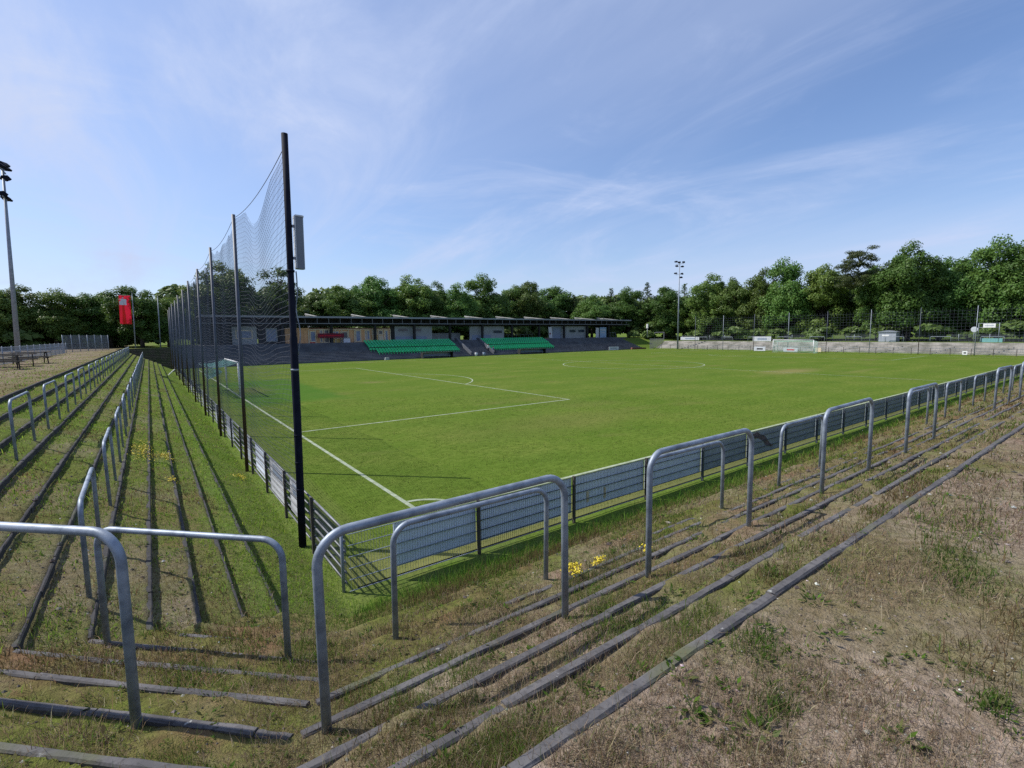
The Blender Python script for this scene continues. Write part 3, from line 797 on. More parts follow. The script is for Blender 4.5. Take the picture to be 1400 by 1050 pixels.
wboard(4.5,6.2,.2,1.0,'grey stained board on the rail fence before the second net pole', M['board_back'])
for k, (a, b) in enumerate(((7.1,8.6),(11.2,13.3),(15.9,17.6),(22.6,24.8),(34.2,36.2),(40.9,43.2))):
    wboard(a, b, .18, 1.02, f'weathered grey board low on the rail fence, {ORD[k]} beyond the second net pole', M['board_back_dark'])
# white stake leaning by the fence far down
m = MB(); m.beam((-3.9,51.5,.05),(-3.0,51.5,.95),.36,.06); tag(m.build('white_plank', M['white_paint']), 'white plank leaning against the rail fence far down the left side', 'plank')

# ------------------------------------------------------------------ right fence: welded mesh with boards
root = empty('mesh_fence', (0, -2.65, 0)); tag(root, 'long welded wire mesh fence along the near touchline', 'fence')
pxs = [-2.6] + [-.1+2.53*i for i in range(40)]
pm = MB(); pm.beam((0,0,-.2),(0,0,1.08),.05,.06,(0,1,0)); pme = pm.mesh('post', M['post_brown'])
pm = MB(); pm.beam((0,0,-.2),(0,0,1.08),.05,.06,(0,1,0)); pme_d = pm.mesh('post', M['wire'])
for i, px in enumerate(pxs[1:]): mesh_obj('post', pme if i < 3 else pme_d, root, (px, 0, 0))
def wire_panel(L, fine):
    m = MB(); w = .0042 if fine else .008
    step = .05 if fine else .1
    for x in np.arange(.03, L, step): m.beam((x,.035,.06),(x,.035,1.05),w,w)
    for z in (.07,.265,.46,.655,.85,1.04):
        for o in (.029,.041): m.beam((0,o,z),(L,o,z),.007,.009)
    return m.mesh('wire_mesh', M['wire'])
wf, wc = wire_panel(2.53, True), wire_panel(2.53, False); w0 = wire_panel(2.5, True)
for i in range(len(pxs)-1):
    o = mesh_obj('wire_mesh', w0 if i == 0 else (wf if i < 9 else wc), root, (pxs[i], 0, 0))
    if i == 0: o.data.materials[0] = M['wire_light']
GR = 'boards hung along the right mesh fence'
def fboard(x0, x1, label, mat, sticker=None):
    r_ = empty('advertising_board', (x0, -2.585, 0)); tag(r_, label, 'board', GR)
    m = MB(); m.box((0,0,.235+random.uniform(-.015,.015)),(x1-x0,.014,1.02)); m.build('panel', mat, r_)
    if sticker:
        m = MB(); v = [(.35,.95),(.62,1.0),(.8,.90),(1.15,.8),(1.5,.5),(1.75,.4),(1.6,.36),(1.2,.48),(1.0,.66),(.7,.78),(.5,.80)]
        m.prism(v, 'y', -.006, -.003); m.build('torn_sticker', sticker, r_)
    return r_
fboard(-1.8,-.13,'short pale blue board back nearest the corner on the mesh fence', M['board_back'])
names = {0:'pale blue board back behind the nearest right barrier, second along the mesh fence',1:'pale blue board back with two light scuffs low down on the mesh fence'}
for i in range(38):
    x0 = pxs[1+i]+.03; x1 = pxs[2+i]-.03 if 2+i < len(pxs) else x0+2.4
    mt = M['board_back'] if i < 3 else M['board_back_dark']
    if i == 3: r_ = fboard(x0, x1, 'dark board back just before the torn red sticker on the fence', M['board_back_dark'])
    elif i == 4: r_ = fboard(x0, x1, 'dark board back with a torn reddish sticker on the mesh fence', M['board_back_dark'], M['sticker'])
    elif i in names: r_ = fboard(x0, x1, names[i], mt)
    elif i == 2: fboard(x0, x1, 'pale blue board back behind the second right barrier', mt)
    elif i < 24: r_ = fboard(x0, x1, f'plain dark board back, {ORD[i-5]} beyond the torn sticker on the mesh fence', mt)
    else:
        r_ = fboard(x0, x1, 'plain dark board back near the far end of the mesh fence', mt); r_['group'] = 'far boards on the right mesh fence'
    if i == 1:
        m = MB(); m.box((.42,-.006,.36),(.5,-.003,.62)); m.box((1.0,-.006,.34),(1.07,-.003,.6)); m.build('scuff', M['cream'], r_)
for k, (a, b) in enumerate((((8.42,-3.74),(8.64,-3.91)), ((9.2,-3.79),(9.34,-3.89)))):
    m = MB(); z = float(ground_z(a[0], a[1]))+.06; m.beam((*a, z), (b[0]+.1, b[1], z+.01), .05, .015)
    tag(m.build('tape_strip', M['yellow']), ['yellow tape strip on the grass in front of the fence, longer and nearer', 'yellow tape strip on the grass in front of the fence, shorter and farther'][k], 'tape')

# ------------------------------------------------------------------ goals
def goal(x0, face, label, net_style):
    root = empty('football_goal', (x0, PH, 0)); tag(root, label, 'goal'); s = -face
    m = MB()
    for k in (-1, 1): m2 = MB(); m2.tube([(0,k*3.66,0),(0,k*3.66,2.44)], .06, 12); m2.build('goal_post', M['white_paint'], root)
    m.tube([(0,-3.72,2.44),(0,3.72,2.44)], .06, 12); m.build('crossbar', M['white_paint'], root)
    m = MB()
    for k in (-1, 1):
        m.tube([(0,k*3.66,2.44),(s*1.9,k*3.66,2.15)], .02, 6)
        m.tube([(s*1.9,k*3.66,2.15),(s*1.95,k*3.66,0)], .025, 6)
    m.build('net_frame', M['galv_dull'], root)
    m = MB()
    def P(u, v):    # u across, v from the bar backwards and down
        y = -3.6+7.2*u
        if v < 1: return (s*1.9*v, y, 2.42-.27*v-.12*math.sin(v*math.pi)*(1+.5*math.sin(u*9)))
        if net_style == 'tied':
            w = v-1; return (s*(1.9-.9*math.sin(w*math.pi*.9)), y, 2.15-w*(1.0-.45*abs(2*u-1)**2))
        return (s*1.92, y, 2.15-(v-1)*2.1)
    nu, nv = 48, 12
    for i in range(nu+1): m.tube([P(i/nu, j*2/14) for j in range(15)], .012, 3, cap=False)
    for j in range(nv*2+1): m.tube([P(i/24, j/nv) for i in range(25)], .012, 3, cap=False)
    if net_style != 'tied':
        for k in (-1, 1):
            for i in range(13): m.tube([(s*1.9*i/12,k*3.62,0),(s*1.9*i/12,k*3.62,2.42-.27*i/12)], .008, 3, cap=False)
            for i in range(14): m.tube([(0,k*3.62,i*.17),(s*1.9,k*3.62,i*.16)], .008, 3, cap=False)
    m.build('goal_net', M['goal_net'], root)
goal(0, 1, 'near white goal behind the net, its pale green net tied up', 'tied')
goal(PL, -1, 'far white goal in front of the stone terrace with net hanging down', 'full')

# ------------------------------------------------------------------ far end: net poles, net, rail, boards, hut, sign
for i in range(11):
    yy = 56.6-6.98*i
    root = empty('far_net_pole', (98.8, yy, 0)); tag(root, f'thin grey net pole behind the far goal, {ORD[i]} from the lamp mast side', 'net pole', 'net poles behind the far goal')
    m = MB(); m.tube([(0,0,-.2),(0,0,7.8)], [.06,.045], 8); m.build('pole', M['galv_dull'] if i % 2 else M['pole_rust'], root)
m = MB()
for y in np.arange(-13, 56.7, .5): m.tube([(98.75,y,.6),(98.75,y,7.5)], .007, 3, cap=False)
for z in np.arange(.6, 7.51, .5): m.tube([(98.75,-13,z),(98.75,56.6,z)], .008, 3, cap=False)
tag(m.build('far_ball_net', M['net']), 'faint high net strung between the poles behind the far goal', 'net')
root = empty('far_rail_fence', (98.2, 0, 0)); tag(root, 'low rail fence with thin posts in front of the far stone terrace', 'fence')
fm = MB(); fm.beam((0,0,-.1),(0,0,1.1),.07,.07,(1,0,0)); fme = fm.mesh('post', M['post_brown'])
for i, y in enumerate(np.arange(-12, 66, 2.5)): mesh_obj('post', fme, root, (0, float(y), 0))
m = MB()
for z in (.35,.72,1.08): m.tube([(0,-12,z),(0,66,z)], .022, 6)
m.build('rails', M['wire_light'], root)
for i, y in enumerate(np.arange(58, -8, -6.6)):
    o = barrier(106.9, y+.5, 1.92, R(90), f'small pale barrier on top of the far terrace, {ORD[i]} from the lamp mast', barrier_mesh(L=2.8, H=1.0, r=.045) if i == 0 else FARB, 'barriers on top of the far terrace')
    if i == 0: FARB = o.data
root = empty('back_fence', (110.5, 0, 0)); tag(root, 'dark wire fence with pale posts along the wood behind the far terrace', 'fence')
fm = MB(); fm.tube([(0,0,1.8),(0,0,3.3)], .05, 6); fme = fm.mesh('post', M['galv_dull'])
for y in np.arange(-28, 70, 4.0): mesh_obj('post', fme, root, (0, float(y), 0))
m = MB()
for z in (2.1,2.4,2.7,3.0,3.25): m.tube([(0,-28,z),(0,68,z)], .02, 4)
for y in np.arange(-28, 68, .11): m.tube([(0,y,1.95),(0,y,3.25)], .017, 3, cap=False)
m.build('wire_mesh', M['wire'], root)
def far_board(x, y0, y1, z0, z1, mat, label, legs=False, print_mat=None):
    r_ = empty('advertising_board', (x, (y0+y1)/2, 0)); tag(r_, label, 'board')
    hw = abs(y1-y0)/2; m = MB(); m.box((-.03,-hw,z0),(.03,hw,z1)); m.build('panel', mat, r_)
    m = MB()
    for k in (-.7, .7): m.beam((.06,k*hw,1.85 if z0 > 1.5 else -.05),(.06,k*hw,z1-.05),.06,.06,(1,0,0))
    m.build('prop', M['galv_dull'], r_)
    if print_mat: m = MB(); m.box((-.036,-hw*.55,z0+(z1-z0)*.3),(-.031,hw*.5,z0+(z1-z0)*.65)); m.build('print_patch', print_mat, r_)
far_board(107.4, 61.0, 66.4, 2.1, 2.9, M['board_white'], 'long white board on top of the far terrace right of the lamp mast', print_mat=M['wall_blue'])
far_board(106.6, 42.7, 46.8, 1.9, 2.98, M['board_white'], 'tall white board on the far terrace above the goal', print_mat=M['wall_blue'])
far_board(98.0, 39.7, 42.1, .08, .95, M['board_white'], 'white board with a dark mark on the fence left of the far goal', print_mat=M['dark'])
far_board(98.0, 33.4, 36.1, .05, .85, M['board_white'], 'white board with red print low behind the far goal', print_mat=M['red'])
far_board(98.0, 29.2, 30.2, .1, .9, M['cream'], 'small beige board on the fence right of the far goal')
far_board(98.0, 8.4, 9.0, .15, .75, M['white_paint'], 'small square white sign low on the fence near the sign frame', print_mat=M['dark'])
far_board(107.0, 5.9, 8.6, 1.95, 2.6, M['turq'], 'turquoise board on top of the far terrace below the sign frame')
# hut
root = empty('hut', (108.5, 21.6, 1.95)); tag(root, 'small grey metal hut with a bright roof hatch on the far terrace', 'hut')
m = MB(); m.box((-1.1,-1.35,0),(1.1,1.35,1.75)); m.build('wall', M['hut'], root)
m = MB(); m.prism([(-1.5,1.76),(1.5,1.76),(1.5,1.86),(0,2.15),(-1.5,1.86)], 'x', -1.25, 1.25); m.build('roof', M['galv_dull'], root)
m = MB(); m.box((-1.13,-.3,1.0),(-1.102,.8,1.3)); m.build('window', M['white_paint'], root)
# sign frame
root = empty('sign_frame', (107, 7.6, 1.9)); tag(root, 'tall pipe frame carrying a small white sign on the far terrace', 'sign frame')
m = MB()
for y in (1.3,-1.2): m.tube([(0,y,0),(0,y,3.25)], .05, 8)
m.tube([(0,1.3,3.15),(0,-1.2,3.15)], .04, 8); m.tube([(0,1.3,2.5),(0,-1.2,2.5)], .04, 8)
m.build('frame', M['galv_dull'], root)
m = MB(); m.box((-.09,-.75,2.47),(-.05,.75,3.13)); pn = m.build('sign_panel', M['white_paint'], root)
m = MB()
for i in range(8): m.box((-.097,-.55+.14*i,2.73),(-.092,-.46+.14*i,2.87))
m.build('lettering', M['wall_blue'], pn)
root = empty('round_sign', (106.4, 9.3, 1.9)); tag(root, 'round pale sign on a short post beside the sign frame', 'sign')
m = MB(); m.tube([(0,0,0),(0,0,2.1)], .04, 6); m.build('post', M['galv_dull'], root)
m = MB(); m.tube([(-.05,0,2.2),(-.01,0,2.2)], .45, 20); m.build('disc', M['antenna_light'], root)

# ------------------------------------------------------------------ floodlight masts, flag poles
def mast(x, y, z, H, label, lights, r0=.2):
    root = empty('floodlight_mast', (x, y, z)); tag(root, label, 'floodlight mast')
    m = MB(); m.tube([(0,0,-.2),(0,0,H)], [r0, r0*.45], 14); m.build('pole', M['galv_dull'], root)
    m = MB(); m.beam((0,-1.1,H-.15),(0,1.1,H-.15),.09,.09); m.build('crossarm', M['galv_dull'], root)
    m = MB(); m.beam((0,-1.0,H-2.6),(0,1.0,H-2.6),.09,.09); m.build('crossarm', M['galv_dull'], root)
    for (dy, dz, tilt) in lights:
        m = MB(); pr = [(-.28,-.18),(.34,-.05),(.38,.12),(-.05,.3),(-.3,.12)]
        m.prism([(a*.85, b*.85) for a, b in pr], 'y', -.3, .3)
        f = m.build('floodlight', M['pole_dark'], root, (.0, dy, H+dz)); f.rotation_euler = (0, tilt, R(random.uniform(-35,35)))
mast(92.6, 57.0, 2.55, 20.7, 'tall slim floodlight mast behind the far corner of the pitch',
     [(-1.1,.15,.4),(-.75,-.85,.3),(.1,.25,.4),(1.0,.5,.3),(.8,-.55,.5),(-.7,-2.55,.5),(-.45,-3.4,.3),(1.05,-2.3,.2)])
mast(-14.85, 53.8, 2.6, 17.0, 'tall floodlight mast at the left edge of the sandy plateau',
     [(1.2,.3,.3),(.55,.5,.3),(-.2,.3,.4),(.9,-.6,.4),(.2,-.8,.4),(-1,0,.3),(.8,-2.5,.3),(.1,-2.5,.3),(-.8,-2.4,.3)], .21)
bpy.data.objects['floodlight_mast'].location = (99.5, 61.8, .0)
bpy.data.objects['floodlight_mast.001'].rotation_euler = (0, .022, 0)
def flagpole(x, y, H, label):
    root = empty('flagpole', (x, y, 2.7)); tag(root, label, 'flagpole', 'flagpoles at the far left corner'); root.rotation_euler = (0, .02, 0)
    m = MB(); m.tube([(0,0,-.1),(0,0,H)], [.085,.05], 10); m.build('pole', M['galv_dull'], root)
    m = MB(); m.tube([(0,0,H),(0,0,H+.08)], [.09,.03], 10); m.build('finial', M['white_paint'], root)
flagpole(-6.6, 80.5, 7.9, 'white flagpole carrying the red flag at the far left corner')
flagpole(-3.6, 80.5, 7.6, 'bare white flagpole right of the red flag')
root = empty('flag', (-6.72, 80.4, 2.7)); root.rotation_euler = (0, .022, 0); root.scale = (.9, 1, .93); root.location.z += .53; tag(root, 'long red banner flag with a white emblem hanging from the flagpole', 'flag')
V = []; FQ = []; nu, nv = 14, 26
for j in range(nv+1):
    for i in range(nu+1):
        u = i/nu; v = j/nv
        V.append((-.12-1.5*u, .20*math.sin(u*8+v*1.2)*(.3+v)+.06*math.sin(u*19+v), 7.75-4.5*v-.1*math.sin(u*3)*(1-v)))
for j in range(nv):
    for i in range(nu): a = j*(nu+1)+i; FQ.append((a, a+1, a+nu+2, a+nu+1))
M['flag'] = leaf_mat('red_flag_cloth', (.66,.010,.030), (.55,.008,.025), .22)
fl = mesh_obj('cloth', np_mesh('flag_cloth', V, FQ, M['flag'], True), root)
m = MB()
def em(x0, z0, x1, z1): m.box((x0,-.16,z0),(x1,-.13,z1))
em(-1.55,6.18,-.65,6.36); em(-1.55,6.36,-1.35,6.62); em(-1.55,6.62,-.65,6.8); em(-.85,6.8,-.65,7.0); em(-1.55,7.0,-.65,7.12); em(-1.2,7.2,-1.0,7.36); em(-1.35,6.36,-.85,6.62); em(-1.35,6.8,-.85,7.0); em(-.85,6.36,-.65,6.62)
m.build('emblem', M['board_white'], root)
m = MB(); m.beam((.12,0,7.72),(-1.65,0,7.72),.05,.05); m.build('banner_arm', M['galv_dull'], root)

# ------------------------------------------------------------------ left plateau: fences, picnic tables
root = empty('mesh_fence', (-12.2, 0, 2.68)); tag(root, 'low pale wire fence along the left edge of the sandy plateau', 'fence')
fm = MB(); fm.tube([(0,0,-.1),(0,0,1.15)], .03, 6); fme = fm.mesh('post', M['galv_dull'])
for y in np.arange(14, 61, 2.6): mesh_obj('post', fme, root, (0, float(y), 0))
m = MB()
for y in np.arange(14, 60, .1): m.beam((0,y,.05),(0,y,1.1),.008,.008)
for z in (.08,.3,.55,.8,1.08): m.tube([(0,14,z),(0,60,z)], .014, 4)
m.build('wire_mesh', M['wire_light'], root)
root = empty('green_fence', (-12.0, 62.5, 2.68)); tag(root, 'taller grey wire fence at the far end of the plateau', 'fence')
fm = MB(); fm.tube([(0,0,-.1),(0,0,2.0)], .04, 6); fme = fm.mesh('post', M['wire_light'])
for i in range(7): mesh_obj('post', fme, root, (i*.55-.6, i*1.9, 0))
m = MB()
for i in np.arange(0, 6, .06): m.beam((i*.55-.6, i*1.9, .05), (i*.55-.6, i*1.9, 1.95), .012, .012)
for z in (.1,.5,1.0,1.5,1.95): m.beam((-.6,0,z),(2.7,11.4,z),.02,.02)
m.build('wire_mesh', M['wire_light'], root)
def picnic(x, y, rz, label):
    root = empty('picnic_table', (x, y, 2.70), rz); tag(root, label, 'picnic table', 'picnic tables on the plateau')
    m = MB()
    for k in range(5): m.box((-.9,-.36+.146*k,.72),(.9,-.36+.146*k+.135,.765))
    m.build('tabletop', M['wood_dark'], root)
    for s in (-1, 1):
        m = MB()
        for k in range(2): m.box((-.9,s*.72-.14+.146*k,.43),(.9,s*.72-.14+.146*k+.135,.47))
        m.build('bench_seat', M['wood_dark'], root)
        m = MB(); m.beam((s*.7,-.3,.72),(s*.7,-.75,0),.05,.07); m.beam((s*.7,.3,.72),(s*.7,.75,0),.05,.07); m.beam((s*.7,-.8,.40),(s*.7,.8,.40),.05,.06); m.beam((s*.7,-.34,.69),(s*.7,.34,.69),.05,.05)
        m.build('leg_frame', M['wood_dark'], root)
picnic(-11.1, 24.6, R(12), 'dark picnic table on the sandy plateau, nearest of the three')
picnic(-11.0, 27.9, R(8), 'dark picnic table on the sandy plateau, middle of the three')
picnic(-10.9, 31.5, R(15), 'dark picnic table on the sandy plateau, farthest of the three')

# ------------------------------------------------------------------ grandstand
SC = (79.5+10.33)/(77+10.33)
def W(x): return -4.96+(x+4.96)*SC            # widths measured on the front line, moved back to the wall line
def Z(z): return 4.256+(z-4.256)*SC
YW = 79.5
root = empty('grandstand', (50, 80, 2.99)); tag(root, 'long low grandstand building with flat roof and pale roof beams', 'grandstand')
def gp(name, m, mat): o = m.build(name, mat, root, (-50,-80,-2.99)); return o
m = MB(); m.box((1.3,76.9,7.36),(100,87.5,7.52)); rf = gp('roof', m, M['roof'])
m = MB(); m.box((1.3,76.72,7.30),(100,76.895,7.60)); g2 = m.build('gutter', M['roof_edge'], rf)
m = MB(); m.box((1.6,78.2,6.25),(99.5,78.45,6.5)); m.box((1.6,79.2,5.95),(99.5,79.4,7.35))  # slim beam, then a tall sheet coloured dark as the shadowed ceiling
for x in np.arange(2.8, 99, 1.95): m.beam((x,77.0,7.28),(x,79.2,6.7),.08,.12); m.beam((x,78.1,6.5),(x,78.1,7.34),.07,.07)
gp('roof_beam_and_shade', m, M['dark'])
m = MB()
for x in np.arange(2.8, 99, 1.95): m.beam((x,76.95,6.35),(x,76.95,7.3),.05,.05)
m.box((1.6,76.94,6.32),(99.5,77.02,6.40)); gp('truss_strut', m, M['roof_edge'])
for i in range(10):
    x0 = 18.4+8.5*i
    m = MB(); m.prism([(77.0,7.53),(84.6,8.16),(84.6,8.36),(77.0,7.61)], 'x', x0-.08, x0+.08)
    m.prism([(77.4,7.53),(84.4,7.53),(84.4,7.98)], 'x', x0-.04, x0+.04); gp('roof_fin', m, M['roof_fin'])
for i in range(12):
    x0 = W(16.6+7.78*(i-1.5)); m = MB(); m.box((x0-.22,78.5,2.99),(x0+.22,78.9,6.3)); gp('pillar', m, M['dark'])
def wall(x0, x1, z0, z1, mat, y=YW): m = MB(); m.box((W(x0),y,z0),(W(x1),y+.25,z1)); return gp('wall', m, mat)
def win(par, x0, x1, z0, z1, mat, frame=M['cream'], y=YW):
    m = MB(); a, b, c, d = W(x0), W(x1), Z(z0), Z(z1); f = .17
    m.box((a,y-.06,c),(b,y-.002,c+f)); m.box((a,y-.06,d-f),(b,y-.002,d)); m.box((a,y-.06,c+f),(a+f,y-.002,d-f)); m.box((b-f,y-.06,c+f),(b,y-.002,d-f))
    w_ = m.build('window', frame, par); m = MB(); m.box((a+f,y-.03,c+f),(b-f,y-.003,d-f)); m.build('pane', mat, w_)
# behind the net: grey room, dark wall panels painted for the gloom of an opening
w = wall(5.5, 9.0, 2.99, 5.9, M['wall_grey']); win(w, 6, 8.4, 3.9, 5.3, M['window_blue'])
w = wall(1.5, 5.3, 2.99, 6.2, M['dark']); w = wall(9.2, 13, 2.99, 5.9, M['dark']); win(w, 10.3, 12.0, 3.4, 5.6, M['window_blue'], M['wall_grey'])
# orange timber front
w = wall(13.2, 31.5, 2.99, Z(5.6), M['orange'])
for a, b, c, d, mt in ((17.1,18.1,3.2,5.1,'window_blue'),(18.7,19.3,3.1,5.3,'window_blue'),(19.4,20.6,3.0,5.35,'window'),(20.9,22.0,3.7,5.1,'window_blue'),(22.2,23.6,3.7,5.0,'window'),
                       (24.9,25.9,3.1,5.2,'window_blue'),(26.6,27.6,3.4,5.2,'window_blue'),(27.9,29.0,4.3,5.2,'window_blue'),(29.1,30.1,4.3,5.2,'window'),(30.4,31.1,3.2,5.2,'window_blue')):
    win(w, a, b, c, d, M[mt])
m = MB(); m.box((W(17),YW-.08,Z(5.28)),(W(31.5),YW-.065,Z(5.42))); gp('lintel_board', m, M['cream'])
m = MB()
for x in np.arange(16.9, 31.6, 1.12): m.box((W(x)-.09,YW-.09,2.99),(W(x)+.09,YW-.064,Z(5.27)))
m.build('upright', M['cream'], w)
for a, b, c, d, mt in ((17.1,18.0,2.99,3.15,'red'),(20.8,22.1,3.02,3.6,'yellow'),(22.2,23.6,3.02,3.6,'wall_grey'),(27.9,29.0,3.1,4.2,'yellow'),(29.1,30.1,3.1,4.2,'cream'),(17.1,31.3,5.45,5.58,'red_track')):
    m = MB(); m.box((W(a),YW-.05,Z(c)),(W(b),YW-.004,Z(d))); m.build('timber_panel', M[mt] if mt != 'yellow' else M['timber_yellow'], w)
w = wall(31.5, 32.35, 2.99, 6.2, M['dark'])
w = wall(32.4, 40.2, 2.99, 6.3, M['wall_grey']); win(w, 32.9, 35.2, 4.75, 5.65, M['window'], M['wall_grey']); win(w, 36.3, 38, 4.72, 5.6, M['window'], M['wall_grey'])
m = MB(); m.box((W(32.5),YW-.06,3.0),(W(39.0),YW-.005,3.95)); gp('painted_dado', m, M['wall_blue'])
w = wall(40.3, 48.7, 2.99, 4.55, M['wall_grey'], 83)
w = wall(49, 57.8, 2.99, 6.2, M['wall_grey']); win(w, 54.8, 57.4, 4.25, 5.15, M['window'], M['wall_grey'])
m = MB(); m.box((W(49.5),YW-.06,3.0),(W(54.2),YW-.005,4.05)); gp('painted_dado', m, M['wall_blue'])
w = wall(71.5, 83, 2.99, 6.2, M['wall_grey']); win(w, 77.2, 79.6, 4.25, 5.2, M['window'], M['wall_grey']); win(w, 80.2, 82.6, 4.25, 5.2, M['window'], M['wall_grey'])
m = MB(); m.box((W(72),YW-.05,3.0),(W(74.6),YW-.005,5.7)); gp('door', m, M['wall_blue'])
m = MB()
for x in np.arange(58.5, 69.5, 1.2): m.beam((W(x),84,2.99),(W(x),84,4.1),.06,.06)
m.beam((W(58),84,4.05),(W(69.6),84,4.05),.06,.06)
for x in np.arange(89.5, 97, .9): m.beam((W(x),82,2.99),(W(x),82,4.3),.08,.08)
m.beam((W(89.4),82,4.25),(W(96.8),82,4.25),.07,.07); gp('railing', m, M['galv_dull'])
# banners and hangings
def hang(name, x0, x1, z0, z1, mat, label, cat, y=78.3, skew=0, patch=None):
    r_ = empty(name, (W(x0), y, Z(z0))); tag(r_, label, cat)
    w_, h_ = W(x1)-W(x0), Z(z1)-Z(z0); m = MB(); m.prism([(0,0),(w_,0),(w_-skew,h_),(-skew,h_)], 'y', 0, .03); m.build('cloth', mat, r_)
    if patch: m = MB(); [m.box((w_*a,-.012,h_*b),(w_*c,-.004,h_*d)) for a, b, c, d in patch[1]]; m.build('print', patch[0], r_)
hang('banner', 18.1, 22.5, 3.9, 4.65, M['red_dark'], 'dark red banner hung across the orange timber front', 'banner',
     patch=(M['red'], [(.08+.062*i,.38,.08+.062*i+.045,.62) for i in range(13)]))
hang('banner', 69.9, 70.9, 3.2, 5.7, M['board_white'], 'narrow white banner hanging beside the second grey block', 'banner', skew=.25, patch=(M['red_dark'], [(.05,.3,.5,.45)]))
hang('banner', 85.4, 86.5, 2.95, 5.5, M['board_white'], 'narrow white upright banner near the right end of the stand', 'banner')
hang('banner', 86.85, 89.2, 2.95, 5.6, M['blue_banner'], 'wide light blue banner near the right end of the stand', 'banner', patch=(M['board_white'], [(.1,.7,.9,.8),(.2,.45,.8,.52)]))
root = empty('serving_counter', (W(24.0), 78.6, 2.99)); tag(root, 'small white counter in front of the orange timber front', 'counter')
m = MB(); m.box((-1.6,-.4,0),(-.5,.3,.8)); m.build('counter_body', M['board_white'], root); m = MB(); m.box((-1.7,-.5,.8),(-.4,.4,.87)); m.build('counter_top', M['galv_dull'], root)

# seats
def seat_mesh(mat):
    m = MB()
    m.prism([(-.20,.36),(.12,.33),(.13,.37),(-.18,.40)], 'x', -.2, .2)
    m.prism([(.11,.36),(.15,.36),(.20,.62),(.17,.63)], 'x', -.2, .2)
    m.box((-.03,-.05,.0),(.03,.1,.38))
    return m.mesh('stadium_seat', mat)
SM, SMO = seat_mesh(M['seat']), seat_mesh(M['seat_old'])
rowsY = [71.75+.4615*1.26*k for k in range(8)]
blocks = [(26.1, 44.0, 'left'), (51.0, 68.5, 'right')]
allseats = []
for x0, x1, nm in blocks:
    for k in range(8):
        y = 71.6+.56*k; z = .23*math.floor((y-70.0)/.4615)+.23
        sh = .15*k if nm == 'left' else .05*k
        nn = int((x1-x0)/.55)
        for i in range(nn):
            xx = x0+.55*i
            if nm == 'left' and k < 2 and xx < 27.2: continue
            allseats.append((math.hypot(xx-CAMX, y-CAMY), xx, y, z, nm, k))
allseats.sort()
RN = ['front','second','third','fourth','fifth','sixth','seventh','back']
for d, xx, y, z, nm, k in allseats[:300]:
    o = mesh_obj('stadium_seat', SM if random.random() < .8 else SMO); o.location = (xx, y, z)
    tag(o, f'green plastic seat in the {RN[k]} row of the {nm} seat block', 'seat', f'green seats, {RN[k]} row of {nm} block')
bv = np.array([v.co[:] for v in SM.vertices]); bf = [list(p.vertices) for p in SM.polygons]
m = MB()
for d, xx, y, z, nm, k in allseats[300:]: m.add(bv+np.array([xx, y, z]), bf)
tag(m.build('stadium_seats', M['seat']), kind='stuff')

# central stairs, dugouts, people
m = MB()
for k in range(12):
    m.box((45.2,70.2+.47*k,0),(50.2,70.2+.47*k+.49,.245*(k+1)+.03))
for x in (45.0, 50.3): m.prism([(69.95,0),(76.2,0),(76.2,3.5),(75.6,3.5),(69.95,.75)], 'x', x-.15, x+.15)
tag(m.build('stairs', M['concrete_dark']), 'dark concrete stairs between the two green seat blocks', 'stairs')
def dugout(x0, x1, label):
    root = empty('dugout', ((x0+x1)/2, 69.2, 0)); tag(root, label, 'dugout', 'team dugouts in front of the stand'); L = (x1-x0)/2
    m = MB(); m.box((-L,-.5,1.0),(L,.62,1.08)); m.build('roof', M['dark'], root)
    m = MB(); m.box((-L,.55,0),(L,.6,.995)); m.build('back_panel', M['window_blue'], root)
    m = MB()
    for s in (-1,1): m.prism([(-.35,0),(.54,0),(.54,.995),(-.45,.995)], 'x', s*L-.03, s*L+.03)
    m.build('side_panel', M['dark'], root)
    m = MB(); m.box((-L+.2,.1,.35),(L-.2,.45,.42)); m.box((-L+.3,.2,0),(-L+.4,.4,.35)); m.box((L-.4,.2,0),(L-.3,.4,.35)); m.build('bench', M['galv_dull'], root)
dugout(34.1, 40.2, 'low dark dugout in front of the left green seat block')
dugout(56, 62.8, 'low dark dugout in front of the right green seat block')
